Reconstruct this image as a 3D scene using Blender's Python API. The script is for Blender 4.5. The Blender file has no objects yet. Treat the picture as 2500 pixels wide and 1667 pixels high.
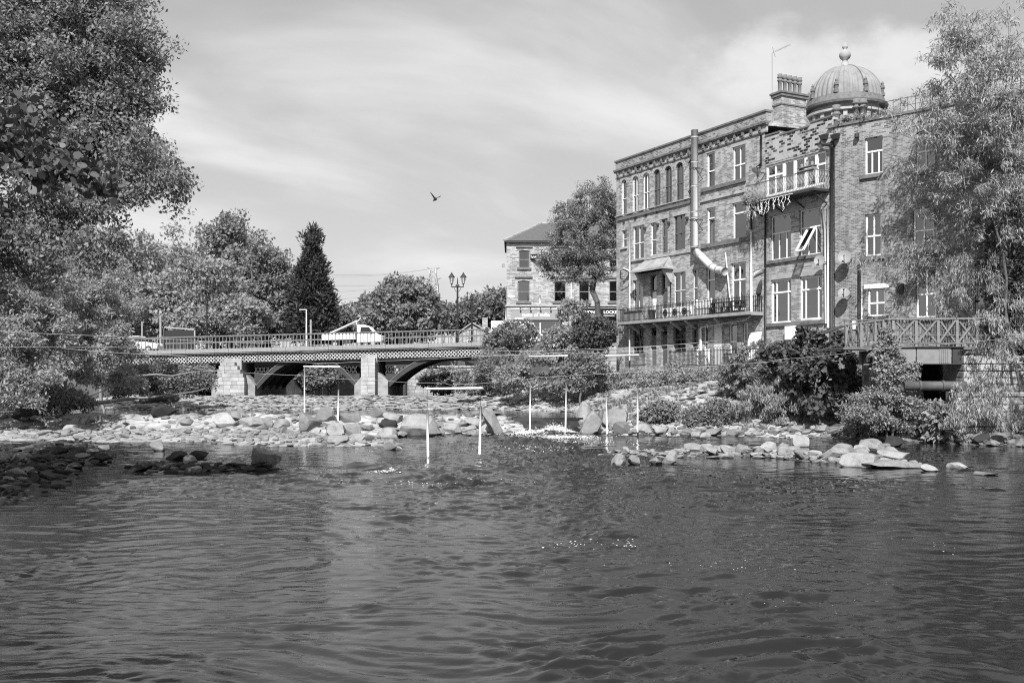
import bpy, math, random
import numpy as np
from mathutils import Vector, Matrix

S = bpy.context.scene
C = S.collection
H = 3.2            # eye height above the lower pool
F = 2430.0         # focal length in photograph pixels
HZ = 915.0         # horizon row in the photograph
R = random.Random(7)

# ------------------------------------------------------------------ camera
cam_d = bpy.data.cameras.new('camera'); cam = bpy.data.objects.new('camera', cam_d); C.objects.link(cam)
cam.location = (0, 0, H); cam.rotation_euler = (math.pi/2, 0, 0)
cam_d.sensor_width = 36; cam_d.lens = F/2500*36; cam_d.shift_y = (HZ-833.5)/2500
cam_d.clip_start = 0.1; cam_d.clip_end = 9000
S.camera = cam

# ------------------------------------------------------------------ light
SUN = Vector((-0.10, -0.74, 0.70)).normalized()
sd = bpy.data.lights.new('sun', 'SUN'); sd.energy = 5.0; sd.angle = math.radians(0.5); sd.color = (1, 1, 1)
sun = bpy.data.objects.new('sun', sd); C.objects.link(sun); sun.rotation_euler = SUN.to_track_quat('Z', 'Y').to_euler()
W = bpy.data.worlds.new('World'); S.world = W; W.use_nodes = True
nt = W.node_tree; nt.nodes.clear()
def N(nt, t, **k):
    n = nt.nodes.new(t)
    for a, v in k.items():
        if a[0] == '_': n.inputs[a[1:]].default_value = v
        else: setattr(n, a, v)
    return n
def Lk(nt, a, b): nt.links.new(a, b)
sky = N(nt, 'ShaderNodeTexSky', sky_type='NISHITA', sun_disc=False, sun_elevation=math.asin(SUN.z), sun_rotation=math.atan2(SUN.x, SUN.y))
bw = N(nt, 'ShaderNodeRGBToBW'); Lk(nt, sky.outputs[0], bw.inputs[0])
tc = N(nt, 'ShaderNodeTexCoord')
sx = N(nt, 'ShaderNodeSeparateXYZ'); Lk(nt, tc.outputs['Generated'], sx.inputs[0])
def M2(nt, op, a, b=None, c=None, clamp=False):
    n = nt.nodes.new('ShaderNodeMath'); n.operation = op; n.use_clamp = clamp
    for i, v in enumerate((a, b, c)):
        if v is None: continue
        if isinstance(v, (int, float)): n.inputs[i].default_value = v
        else: nt.links.new(v, n.inputs[i])
    return n.outputs[0]
# cirrus laid out on a flat cloud layer overhead: direction / height
zc = M2(nt, 'ADD', M2(nt, 'MAXIMUM', sx.outputs[2], 0.0), 0.16)
cb = N(nt, 'ShaderNodeCombineXYZ')
Lk(nt, M2(nt, 'DIVIDE', sx.outputs[0], zc), cb.inputs[0]); Lk(nt, M2(nt, 'DIVIDE', sx.outputs[1], zc), cb.inputs[1])
mp = N(nt, 'ShaderNodeMapping'); mp.vector_type = 'TEXTURE'; mp.inputs['Rotation'].default_value = (0, 0, math.radians(48)); mp.inputs['Scale'].default_value = (1.15, 0.8, 1); mp.inputs['Location'].default_value = (1.7, 0.4, 0)
Lk(nt, cb.outputs[0], mp.inputs[0])
n1 = N(nt, 'ShaderNodeTexNoise', _Scale=0.95, _Detail=9.0, _Roughness=0.50, _Distortion=0.35); Lk(nt, mp.outputs[0], n1.inputs['Vector'])
cr = N(nt, 'ShaderNodeMapRange', interpolation_type='SMOOTHSTEP'); cr.inputs[1].default_value = 0.42; cr.inputs[2].default_value = 0.66; Lk(nt, n1.outputs[0], cr.inputs[0])
# one cumulus bank low on the right
mp2 = N(nt, 'ShaderNodeMapping'); mp2.inputs['Scale'].default_value = (1, 1, 1.5); Lk(nt, tc.outputs['Generated'], mp2.inputs[0])
n2 = N(nt, 'ShaderNodeTexNoise', _Scale=7.0, _Detail=7.0, _Roughness=0.55); Lk(nt, mp2.outputs[0], n2.inputs['Vector'])
def gauss(px, py, wx, wz):
    a = M2(nt, 'DIVIDE', sx.outputs[0], M2(nt, 'MAXIMUM', sx.outputs[1], 0.02)); b = M2(nt, 'DIVIDE', sx.outputs[2], M2(nt, 'MAXIMUM', sx.outputs[1], 0.02))
    a = M2(nt, 'POWER', M2(nt, 'ABSOLUTE', M2(nt, 'DIVIDE', M2(nt, 'SUBTRACT', a, (px-1250)/F), wx/F)), 2.0)
    b = M2(nt, 'POWER', M2(nt, 'ABSOLUTE', M2(nt, 'DIVIDE', M2(nt, 'SUBTRACT', b, (HZ-py)/F), wz/F)), 2.0)
    return M2(nt, 'SUBTRACT', 1.0, M2(nt, 'ADD', a, b))
g1 = gauss(2150, 190, 560, 190)
cu = N(nt, 'ShaderNodeMapRange', interpolation_type='SMOOTHSTEP'); cu.inputs[1].default_value = 0.1; cu.inputs[2].default_value = 0.75
Lk(nt, M2(nt, 'ADD', M2(nt, 'MULTIPLY', g1, 0.8), M2(nt, 'MULTIPLY', M2(nt, 'SUBTRACT', n2.outputs[0], 0.5), 2.6)), cu.inputs[0])
SKY_GAIN = 1.0
# clear sky: film-like grey (a yellow filter lifts the blue only a little), whiter towards the horizon
hz = N(nt, 'ShaderNodeMapRange'); hz.inputs[1].default_value = 0.0; hz.inputs[2].default_value = 0.38; hz.inputs[3].default_value = 0.68; hz.inputs[4].default_value = 0.43; Lk(nt, sx.outputs[2], hz.inputs[0])
base = M2(nt, 'ADD', M2(nt, 'MULTIPLY', hz.outputs[0], 9.3), M2(nt, 'MULTIPLY', bw.outputs[0], 0.12))
cl = M2(nt, 'ADD', base, M2(nt, 'MULTIPLY', M2(nt, 'MULTIPLY', cr.outputs[0], M2(nt, 'ADD', 0.25, M2(nt, 'MULTIPLY', sx.outputs[2], 3.0), clamp=True)), 2.8))
cl2 = M2(nt, 'ADD', M2(nt, 'MULTIPLY', cl, M2(nt, 'SUBTRACT', 1.0, M2(nt, 'MULTIPLY', cu.outputs[0], 0.8))), M2(nt, 'MULTIPLY', M2(nt, 'MULTIPLY', cu.outputs[0], 0.8), 8.3))
bg = N(nt, 'ShaderNodeBackground', _Strength=0.075); Lk(nt, cl2, bg.inputs[0])
wo = N(nt, 'ShaderNodeOutputWorld'); Lk(nt, bg.outputs[0], wo.inputs[0])
S.view_settings.view_transform = 'Standard'; S.view_settings.look = 'None'; S.view_settings.gamma = 1.0
S.view_settings.use_curve_mapping = False; S.view_settings.exposure = 0.55
S.render.engine = 'CYCLES'; S.cycles.use_denoising = False; S.cycles.filter_width = 1.1; S.cycles.sample_clamp_indirect = 4.0
S.cycles.max_bounces = 6; S.cycles.transparent_max_bounces = 8; S.cycles.caustics_reflective = False; S.cycles.caustics_refractive = False

# ------------------------------------------------------------------ materials (black-and-white place: neutral greys)
MT = {}
def newmat(name):
    m = bpy.data.materials.new(name); m.use_nodes = True; t = m.node_tree
    b = t.nodes['Principled BSDF']; b.inputs['Specular IOR Level'].default_value = 0.3
    MT[name] = m; return m, t, b
def ramp(t, fac, stops):
    r = t.nodes.new('ShaderNodeValToRGB'); e = r.color_ramp.elements
    while len(e) < len(stops): e.new(0.5)
    for i, (p, g) in enumerate(stops): e[i].position = p; e[i].color = (g, g, g, 1)
    t.links.new(fac, r.inputs[0]); return r.outputs[0]
def bump(t, b, h, strength=0.4, dist=0.02):
    n = t.nodes.new('ShaderNodeBump'); n.inputs['Strength'].default_value = strength; n.inputs['Distance'].default_value = dist
    t.links.new(h, n.inputs['Height']); t.links.new(n.outputs[0], b.inputs['Normal'])
def plain(name, g, rough=0.6, var=0.25, scale=3.0, metal=0.0, bs=0.15):
    m, t, b = newmat(name); tc = t.nodes.new('ShaderNodeTexCoord')
    n = N(t, 'ShaderNodeTexNoise', _Scale=scale, _Detail=8.0, _Roughness=0.65); t.links.new(tc.outputs['Object'], n.inputs['Vector'])
    col = ramp(t, n.outputs[0], [(0.28, g*(1-var)), (0.5, g), (0.75, min(.9, g*(1+var*.6)))])
    t.links.new(col, b.inputs['Base Color']); b.inputs['Roughness'].default_value = rough; b.inputs['Metallic'].default_value = metal
    if bs: bump(t, b, n.outputs[0], bs, 0.03)
    return m
def masonry(name, g0, g1, gm, bw_, bh, mort=0.012, dark=0.0, stain=0.35, bstr=0.5):
    """coursed stone or brick: per-block tone, pale pointing, soot and rain stains"""
    m, t, b = newmat(name); tc = t.nodes.new('ShaderNodeTexCoord')
    s = t.nodes.new('ShaderNodeSeparateXYZ'); t.links.new(tc.outputs['Object'], s.inputs[0])
    c = t.nodes.new('ShaderNodeCombineXYZ'); t.links.new(M2(t, 'ADD', s.outputs[0], s.outputs[1]), c.inputs[0]); t.links.new(s.outputs[2], c.inputs[1])
    br = t.nodes.new('ShaderNodeTexBrick'); t.links.new(c.outputs[0], br.inputs['Vector'])
    br.inputs['Scale'].default_value = 1.0; br.inputs['Brick Width'].default_value = bw_; br.inputs['Row Height'].default_value = bh
    br.inputs['Mortar Size'].default_value = mort; br.inputs['Mortar Smooth'].default_value = 0.2; br.inputs['Bias'].default_value = 0.0
    br.inputs['Color1'].default_value = (0, 0, 0, 1); br.inputs['Color2'].default_value = (1, 1, 1, 1); br.inputs['Mortar'].default_value = (.5, .5, .5, 1)
    n = N(t, 'ShaderNodeTexNoise', _Scale=0.45, _Detail=7.0, _Roughness=0.6); t.links.new(c.outputs[0], n.inputs['Vector'])
    nf = N(t, 'ShaderNodeTexNoise', _Scale=9.0, _Detail=6.0, _Roughness=0.7); t.links.new(tc.outputs['Object'], nf.inputs['Vector'])
    bl = t.nodes.new('ShaderNodeSeparateColor'); t.links.new(br.outputs['Color'], bl.inputs[0])
    sel = M2(t, 'ADD', bl.outputs[0], M2(t, 'MULTIPLY', M2(t, 'SUBTRACT', n.outputs[0], 0.5), 2.0*stain+1.0*dark))
    if dark: col = ramp(t, sel, [(0.0, g0*.55), (0.22, g0), (0.45, g1), (1.0, g1*1.1)])
    else: col = ramp(t, sel, [(-0.0, g0*.8), (0.3, g0), (0.8, g1), (1.0, g1*1.08)])
    mx = t.nodes.new('ShaderNodeMix'); mx.data_type = 'RGBA'; t.links.new(br.outputs['Fac'], mx.inputs[0]); t.links.new(col, mx.inputs[6]); mx.inputs[7].default_value = (gm, gm, gm, 1)
    m3 = t.nodes.new('ShaderNodeMix'); m3.data_type = 'RGBA'; m3.blend_type = 'MULTIPLY'; m3.inputs[0].default_value = 0.75
    # rain streaks: noise stretched downwards, and fine grain
    cs = t.nodes.new('ShaderNodeCombineXYZ'); t.links.new(M2(t, 'MULTIPLY', M2(t, 'ADD', s.outputs[0], s.outputs[1]), 1.6), cs.inputs[0]); t.links.new(M2(t, 'MULTIPLY', s.outputs[2], 0.22), cs.inputs[1])
    ns = N(t, 'ShaderNodeTexNoise', _Scale=1.0, _Detail=6.0, _Roughness=0.6); t.links.new(cs.outputs[0], ns.inputs['Vector'])
    st = ramp(t, M2(t, 'ADD', M2(t, 'MULTIPLY', ns.outputs[0], 0.7), M2(t, 'MULTIPLY', nf.outputs[0], 0.3)), [(0.33, 1-stain*1.2), (0.5, 0.92), (0.62, 1.0)])
    t.links.new(mx.outputs[2], m3.inputs[6]); t.links.new(st, m3.inputs[7]); t.links.new(m3.outputs[2], b.inputs['Base Color'])
    b.inputs['Roughness'].default_value = 0.85
    bump(t, b, M2(t, 'ADD', M2(t, 'MULTIPLY', M2(t, 'SUBTRACT', 1.0, br.outputs['Fac']), 0.7), M2(t, 'MULTIPLY', nf.outputs[0], 0.6)), bstr, 0.03)
    return m
masonry('coursed_stone', .23, .41, .47, .30, .105, .010, stain=.55)
masonry('sooty_stone', .03, .40, .48, .34, .15, .014, dark=.6, stain=.4)
masonry('old_brick', .15, .29, .36, .235, .082, .011, stain=.75)
masonry('parapet_brick', .16, .29, .46, .28, .10, .012, dark=.2, stain=.5)
masonry('shop_stone', .23, .42, .46, .36, .14, .014, stain=.35)
masonry('rubble_wall', .10, .26, .14, .6, .28, .03, stain=.6, bstr=1.0)
def leafmat(name, g, trans=0.35, var=0.28):
    m, t, b = newmat(name); g_ = t.nodes.new('ShaderNodeNewGeometry')
    col = ramp(t, g_.outputs['Random Per Island'], [(0, g*(1-var)), (1, g*(1+var))])
    tr = t.nodes.new('ShaderNodeBsdfTranslucent'); t.links.new(col, tr.inputs[0]); t.links.new(col, b.inputs['Base Color'])
    b.inputs['Roughness'].default_value = 0.5; b.inputs['Specular IOR Level'].default_value = 0.28
    mx = t.nodes.new('ShaderNodeMixShader'); mx.inputs[0].default_value = trans
    t.links.new(b.outputs[0], mx.inputs[1]); t.links.new(tr.outputs[0], mx.inputs[2]); t.links.new(mx.outputs[0], t.nodes['Material Output'].inputs[0]); return m
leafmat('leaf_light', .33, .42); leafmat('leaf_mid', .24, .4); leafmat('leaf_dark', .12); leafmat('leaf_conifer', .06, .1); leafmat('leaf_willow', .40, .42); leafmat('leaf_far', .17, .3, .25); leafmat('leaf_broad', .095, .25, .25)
plain('bark', .10, .9, .5, 6, bs=.6); plain('bark_pale', .24, .9, .4, 5, bs=.5)
plain('white_paint', .80, .45, .06, 2, bs=0); plain('white_plastic', .80, .35, .04, 2, bs=0); plain('offwhite', .62, .6, .12)
plain('black_iron', .022, .45, .3); plain('grey_iron', .15, .55, .35, 4); plain('pale_iron', .42, .6, .25, 4); plain('dark_iron', .045, .6, .4)
plain('lead_grey', .26, .5, .25, 2); plain('duct_steel', .62, .42, .10, 2, metal=.1); plain('galv', .38, .5, .2, 2, metal=.2)
plain('sill_stone', .15, .85, .5, 3, bs=.3); plain('pale_stone', .36, .85, .35, 2.5, bs=.4); plain('concrete', .30, .9, .3, 2, bs=.3)
plain('ashlar', .37, .85, .4, 1.2, bs=.35); plain('ashlar_dark', .30, .85, .5, 1.5, bs=.4); plain('slate', .10, .6, .35, 5, bs=.4)
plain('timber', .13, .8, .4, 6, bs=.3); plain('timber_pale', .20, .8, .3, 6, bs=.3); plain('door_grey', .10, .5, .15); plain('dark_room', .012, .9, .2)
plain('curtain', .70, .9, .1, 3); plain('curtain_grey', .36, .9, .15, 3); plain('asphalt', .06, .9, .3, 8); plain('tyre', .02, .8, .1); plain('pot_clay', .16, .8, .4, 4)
plain('board_grey', .30, .6, .15); plain('sign_grey', .27, .6, .05); plain('sign_black', .012, .4, .05); plain('dish', .24, .5, .08); plain('rope', .42, .7, .05); plain('cap_black', .05, .7, .3)
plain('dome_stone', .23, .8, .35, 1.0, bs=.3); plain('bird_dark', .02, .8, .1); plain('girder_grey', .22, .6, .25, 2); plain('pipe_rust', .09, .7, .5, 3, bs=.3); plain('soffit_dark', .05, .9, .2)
# wet-rock, dry-rock; rock_dark also holds tree shade for the shore stones
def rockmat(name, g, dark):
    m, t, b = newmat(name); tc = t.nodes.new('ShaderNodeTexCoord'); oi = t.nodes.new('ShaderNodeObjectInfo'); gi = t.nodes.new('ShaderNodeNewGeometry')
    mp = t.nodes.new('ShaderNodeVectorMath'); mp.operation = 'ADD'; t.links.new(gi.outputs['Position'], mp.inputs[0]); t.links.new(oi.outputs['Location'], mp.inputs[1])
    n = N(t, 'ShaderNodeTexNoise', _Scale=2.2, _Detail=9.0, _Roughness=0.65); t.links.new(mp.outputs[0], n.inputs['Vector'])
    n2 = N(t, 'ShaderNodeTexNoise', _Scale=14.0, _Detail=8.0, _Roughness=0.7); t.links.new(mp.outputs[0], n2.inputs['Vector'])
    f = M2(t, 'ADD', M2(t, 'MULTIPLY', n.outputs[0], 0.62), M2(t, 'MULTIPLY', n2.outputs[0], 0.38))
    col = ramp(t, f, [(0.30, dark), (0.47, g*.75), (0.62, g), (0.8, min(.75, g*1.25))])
    rv = M2(t, 'ADD', M2(t, 'MULTIPLY', M2(t, 'ADD', oi.outputs['Random'], gi.outputs['Random Per Island']), 0.28), 0.72)
    sp = t.nodes.new('ShaderNodeSeparateXYZ'); t.links.new(gi.outputs['Position'], sp.inputs[0])
    mx = t.nodes.new('ShaderNodeMix'); mx.data_type = 'RGBA'; mx.blend_type = 'MULTIPLY'; mx.inputs[0].default_value = 1; t.links.new(col, mx.inputs[6])
    cc = t.nodes.new('ShaderNodeCombineColor')
    for i in range(3): t.links.new(rv, cc.inputs[i])
    t.links.new(cc.outputs[0], mx.inputs[7]); t.links.new(mx.outputs[2], b.inputs['Base Color'])
    wet = ramp(t, M2(t, 'ADD', sp.outputs[2], M2(t, 'MULTIPLY', n.outputs[0], .12)), [(.05, .42), (.17, 1.0)]); mw = t.nodes.new('ShaderNodeMix'); mw.data_type = 'RGBA'; mw.blend_type = 'MULTIPLY'; mw.inputs[0].default_value = 1; t.links.new(mx.outputs[2], mw.inputs[6]); t.links.new(wet, mw.inputs[7]); t.links.new(mw.outputs[2], b.inputs['Base Color']); b.inputs['Roughness'].default_value = 0.8
    bump(t, b, f, 0.7, 0.06); return m
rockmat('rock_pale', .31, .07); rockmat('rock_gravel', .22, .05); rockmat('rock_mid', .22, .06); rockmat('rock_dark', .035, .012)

m, t, b = newmat('lamp_glass'); b.inputs['Base Color'].default_value = (.6,.6,.6,1); b.inputs['Roughness'].default_value = .1; b.inputs['Alpha'].default_value = .35
m, t, b = newmat('glassy_dark'); b.inputs['Base Color'].default_value = (.02,.02,.02,1); b.inputs['Roughness'].default_value = .06; b.inputs['Specular IOR Level'].default_value = .7
m, t, b = newmat('window_glass')
tr_ = t.nodes.new('ShaderNodeBsdfTransparent'); tr_.inputs[0].default_value = (.62,.62,.62,1); gl_ = t.nodes.new('ShaderNodeBsdfGlossy'); gl_.inputs['Roughness'].default_value = .03; gl_.inputs[0].default_value = (.9,.9,.9,1)
lw_ = t.nodes.new('ShaderNodeFresnel'); lw_.inputs[0].default_value = 1.5
nw_ = N(t, 'ShaderNodeTexNoise', _Scale=1.4, _Detail=2.0); tcw = t.nodes.new('ShaderNodeTexCoord'); t.links.new(tcw.outputs['Object'], nw_.inputs['Vector'])
bn_ = t.nodes.new('ShaderNodeBump'); bn_.inputs['Strength'].default_value = .12; bn_.inputs['Distance'].default_value = .02; t.links.new(nw_.outputs[0], bn_.inputs['Height']); t.links.new(bn_.outputs[0], gl_.inputs['Normal'])
mx_ = t.nodes.new('ShaderNodeMixShader'); t.links.new(M2(t, 'ADD', M2(t, 'MULTIPLY', lw_.outputs[0], 1.4), .17, clamp=True), mx_.inputs[0]); t.links.new(tr_.outputs[0], mx_.inputs[1]); t.links.new(gl_.outputs[0], mx_.inputs[2]); t.links.new(mx_.outputs[0], t.nodes['Material Output'].inputs[0])
# ------------------------------------------------------------------ helpers
def P(px, py, Y): return Vector(((px-1250)/F*Y, Y, H+(HZ-py)/F*Y))
def GX(px, Y): return (px-1250)/F*Y
class MB:
    def __init__(s): s.v = []; s.f = []
    def add(s, vs, fs):
        o = len(s.v); s.v += [tuple(v) for v in vs]; s.f += [tuple(i+o for i in f) for f in fs]; return s
    def box(s, x0, x1, y0, y1, z0, z1):
        return s.add([(x0,y0,z0),(x1,y0,z0),(x1,y1,z0),(x0,y1,z0),(x0,y0,z1),(x1,y0,z1),(x1,y1,z1),(x0,y1,z1)],
                     [(0,3,2,1),(4,5,6,7),(0,1,5,4),(1,2,6,5),(2,3,7,6),(3,0,4,7)])
    def bar(s, a, b, w, h=None, up=(0,0,1)):
        a = Vector(a); b = Vector(b); h = h or w; d = (b-a).normalized(); u = Vector(up)
        if abs(d.dot(u)) > .98: u = Vector((0,1,0))
        sd = d.cross(u).normalized()*w/2; uu = sd.cross(d).normalized()*h/2
        vs = [a-sd-uu, a+sd-uu, a+sd+uu, a-sd+uu, b-sd-uu, b+sd-uu, b+sd+uu, b-sd+uu]
        return s.add(vs, [(0,1,2,3),(4,7,6,5),(0,4,5,1),(1,5,6,2),(2,6,7,3),(3,7,4,0)])
    def tube(s, pts, r, n=6, cap=True):
        pts = [Vector(p) for p in pts]; rs = r if isinstance(r, (list, tuple)) else [r]*len(pts); o = len(s.v); rings = []
        for i, p in enumerate(pts):
            d = (pts[min(i+1, len(pts)-1)]-pts[max(i-1, 0)]).normalized(); u = Vector((0,0,1)) if abs(d.z) < .95 else Vector((0,1,0))
            a = d.cross(u).normalized(); b = a.cross(d)
            for k in range(n): q = 2*math.pi*k/n; s.v.append(tuple(p+(a*math.cos(q)+b*math.sin(q))*rs[i]))
        for i in range(len(pts)-1):
            for k in range(n): s.f.append((o+i*n+k, o+i*n+(k+1)%n, o+(i+1)*n+(k+1)%n, o+(i+1)*n+k))
        if cap: s.f.append(tuple(o+k for k in range(n))); s.f.append(tuple(o+(len(pts)-1)*n+k for k in reversed(range(n))))
        return s
    def lathe(s, prof, n=16, c=(0,0,0)):
        o = len(s.v)
        for r, z in prof:
            for k in range(n): q = 2*math.pi*k/n; s.v.append((c[0]+r*math.cos(q), c[1]+r*math.sin(q), c[2]+z))
        for i in range(len(prof)-1):
            for k in range(n): s.f.append((o+i*n+k, o+i*n+(k+1)%n, o+(i+1)*n+(k+1)%n, o+(i+1)*n+k))
        s.f.append(tuple(o+(len(prof)-1)*n+k for k in range(n))); s.f.append(tuple(o+k for k in reversed(range(n)))); return s
    def prism(s, poly, y0, y1):      # poly in (x,z), extruded along y
        n = len(poly); vs = [(x, y0, z) for x, z in poly]+[(x, y1, z) for x, z in poly]
        return s.add(vs, [tuple(range(n)), tuple(range(2*n-1, n-1, -1))]+[(i, i+n, (i+1)%n+n, (i+1)%n) for i in range(n)])
    def quad(s, a, b, c, d): return s.add([a, b, c, d], [(0,1,2,3)])
    def mesh(s, name, mat, smooth=False):
        me = bpy.data.meshes.new(name); me.from_pydata(s.v, [], s.f); me.materials.append(MT[mat])
        if smooth: me.polygons.foreach_set('use_smooth', [True]*len(me.polygons))
        me.update(); return me
    def build(s, name, mat, parent=None, smooth=False, loc=None, rz=None):
        return put(name, s.mesh(name, mat, smooth), parent, loc, rz)
def put(name, me, parent=None, loc=None, rz=None, scale=None):
    o = bpy.data.objects.new(name, me); C.objects.link(o)
    if parent: o.parent = parent
    if loc is not None: o.location = loc
    if rz is not None: o.rotation_euler = (0, 0, rz)
    if scale is not None: o.scale = scale
    return o
def tag(o, label=None, cat=None, group=None, kind=None):
    if label: o['label'] = label
    if cat: o['category'] = cat
    if group: o['group'] = group
    if kind: o['kind'] = kind
    return o
def empty(name, loc, label, cat, group=None, rz=0):
    o = bpy.data.objects.new(name, None); C.objects.link(o); o.location = loc; o.rotation_euler = (0, 0, rz); o.empty_display_size = .3
    return tag(o, label, cat, group)
def rawmesh(name, verts, faces4, mat, smooth=False):
    """verts (n,3) float array, faces (m,k) int array"""
    me = bpy.data.meshes.new(name); k = faces4.shape[1]; m = len(faces4)
    me.vertices.add(len(verts)); me.vertices.foreach_set('co', np.asarray(verts, np.float32).ravel())
    me.loops.add(m*k); me.loops.foreach_set('vertex_index', np.asarray(faces4, np.int32).ravel())
    me.polygons.add(m); me.polygons.foreach_set('loop_start', np.arange(m, dtype=np.int32)*k); me.polygons.foreach_set('loop_total', np.full(m, k, np.int32))
    if smooth: me.polygons.foreach_set('use_smooth', np.ones(m, bool))
    me.materials.append(MT[mat]); me.update(calc_edges=True); me.validate(); return me
_rs = np.random.RandomState(3); _perm = _rs.permutation(4096); _val = _rs.rand(4096)
def vnoise(x, y):
    xi = np.floor(x).astype(int); yi = np.floor(y).astype(int); fx = x-xi; fy = y-yi; fx = fx*fx*(3-2*fx); fy = fy*fy*(3-2*fy)
    h = lambda a, b: _val[_perm[(_perm[a & 4095]+b) & 4095]]
    return (h(xi,yi)*(1-fx)+h(xi+1,yi)*fx)*(1-fy)+(h(xi,yi+1)*(1-fx)+h(xi+1,yi+1)*fx)*fy
def fbm(x, y, o=4, g=.5):
    s = 0; a = 1; t = 0
    for i in range(o): s = s+a*vnoise(x+17.3*i, y-9.1*i); t += a; a *= g; x = x*2.03; y = y*2.03
    return s/t-.5
def text(name, body, size, mat, parent, loc, rot, ext=.01, align='LEFT', sx=1.0):
    cu = bpy.data.curves.new(name, 'FONT'); cu.body = body; cu.size = size; cu.extrude = ext; cu.align_x = align; cu.materials.append(MT[mat]); cu.resolution_u = 3; cu.offset = .012
    tmp = bpy.data.objects.new(name, cu); me = bpy.data.meshes.new_from_object(tmp); bpy.data.objects.remove(tmp); me.materials.clear(); me.materials.append(MT[mat])
    o = bpy.data.objects.new(name, me); C.objects.link(o); o.parent = parent; o.location = loc; o.rotation_euler = rot; o.scale = (sx, 1, 1); return o

# ------------------------------------------------------------------ terrain
def interp(tab, y):
    a = np.array(tab); return np.interp(y, a[:,0], a[:,1])
XL = [(-30,-3),(0,-3.5),(10,-5.9),(20,-11),(27,-14.6),(34,-18.5),(44,-25),(55,-27.5),(62,-28.5),(70,-29),(84,-29),(100,-29),(125,-27)]
XR = [(-30,40),(20,40),(38,30),(42,26),(45.5,21.5),(48.5,18.3),(51,15.3),(52.3,12),(53,9.6),(53.6,6),(55.5,3.9),(60,3.4),(65,2.6),(67.5,1.2),(69.3,-2.5),(72,-5.5),(84,-6),(100,-1),(125,-1)]
def seg(x, y, pts):
    """distance to a polyline"""
    d = np.full(np.shape(x), 1e9)
    for (ax, ay), (bx, by) in zip(pts[:-1], pts[1:]):
        t = np.clip(((x-ax)*(bx-ax)+(y-ay)*(by-ay))/((bx-ax)**2+(by-ay)**2), 0, 1); d = np.minimum(d, np.hypot(x-ax-t*(bx-ax), y-ay-t*(by-ay)))
    return d
sst = lambda a, b, v: (lambda t: t*t*(3-2*t))(np.clip((v-a)/(b-a), 0, 1))
def right_d(x, y): return seg(x, y, [(b_, a_) for a_, b_ in XR])*np.where(x > interp(XR, y), 1, -1)
RIDGE = [(-.7,56.6),(-3,56.4),(-8,55.8),(-13,56.2),(-20,57.0),(-32,57.2)]
BAR_L = [(GX(345,34.5),34.5),(GX(500,33.5),33.5),(GX(640,34),34)]
BAR_LL = [(-20,44),(-17.2,38.5),(-16.6,34),(-14.6,29.5),(-14.2,25)]
BAR_R = [(GX(1500,39.5),39.5),(GX(1640,39),39),(GX(1740,41),41),(GX(1880,39),39),(GX(2000,37),37),(GX(2120,35.5),35.5),(GX(2230,34.8),34.8)]
BAR_M = [(-28,52),(-20,50),(-14,50.5),(-10.5,47.5),(-7.6,47)]
BUILD_A = (7.87, 75.0)
def zg(x, y):
    x = np.asarray(x, float); y = np.asarray(y, float)
    bed = np.where(y < 50, -.55, -.55+sst(50, 58, y)*.95)                       # lower pool, then mid pool
    z = bed+fbm(x*.6, y*.6)*.25
    z = np.maximum(z, 1.0-seg(x, y, RIDGE)*.42+fbm(x*.9, y*.9)*.5)            # boulder ridge holding the mid pool
    for b, h, k in ((BAR_L, .22, .5), (BAR_LL, .35, .22), (BAR_R, .22, .45), (BAR_M, .35, .14)):
        z = np.maximum(z, h-seg(x, y, b)*k+fbm(x*1.2, y*1.2)*.35)
    apron = .62+(y-68.6)*.062+fbm(x*.8, y*.5)*.22
    z = np.where((y > 67) & (y < 83), np.maximum(z, apron), z)
    z = np.where(y >= 83, np.minimum(np.maximum(.8, z), .9), z)
    dl = interp(XL, y)-x
    zl = np.interp(dl, [-3, 0, 2.5, 6, 14, 40], [-.8, .12, .55, 1.3, 2.6, 4.2])+fbm(x*.4, y*.4)*.5
    zl = zl+sst(80, 96, y)*np.interp(dl, [0, 4, 8], [0, 1.5, 2.4])
    z = np.maximum(z, np.where(dl > -3, zl, -9))
    dr = right_d(x, y)
    zr = np.interp(dr, [-2, 0, .8, 2.5, 4, 6, 9, 12, 16], [-.6, .12, .5, 1.0, 1.55, 2.15, 2.75, 3.2, 3.4])+fbm(x*.7, y*.7)*.35
    zr = np.where(y < 49.5, np.interp(dr, [-2, 0, 1.5, 3, 5, 8], [-.6, .1, .5, 1.1, 2.2, 3.2])+fbm(x*.7, y*.7)*.3, zr)
    z = np.maximum(z, np.where(dr > -2, zr, -9))
    # high ground that carries the road and everything behind the bridge
    rd = 5.2+(x+29)*.0255
    hi = np.where(x < -29, np.minimum(rd, 5.4), np.where(x > 1, 5.95, 5.4))
    ch = np.minimum(np.clip(np.minimum(x+27-(y-96)*.02, -2-x)/2.5, 0, 1), 1)*(1-sst(132, 140, y))   # channel beyond the bridge
    far = sst(83.5, 85, y)*np.where((x < -30) | (x > -1), 1, 0)
    far = np.maximum(far, sst(95, 99, y))
    z = z*(1-far)+hi*far
    z = np.where(y > 95, np.where(ch > 0, hi*(1-ch)+.9*ch, hi), z)
    z = z+sst(150, 420, y)*np.clip((y-150)*.02, 0, 9)
    # channel under the footbridge on the right
    mr = sst(3.0, 1.6, np.abs((x-20.4)-(y-48.5)*.5))*sst(46.5, 47.5, y)*(1-sst(54, 56, y))
    z = z*(1-mr)+np.minimum(z, .45)*mr
    z = np.where(y < 5, np.maximum(z, 1.4-np.abs(y)*.0), z)
    return z
def ground_z(x, y): return float(zg(np.array([x]), np.array([y]))[0])
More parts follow.
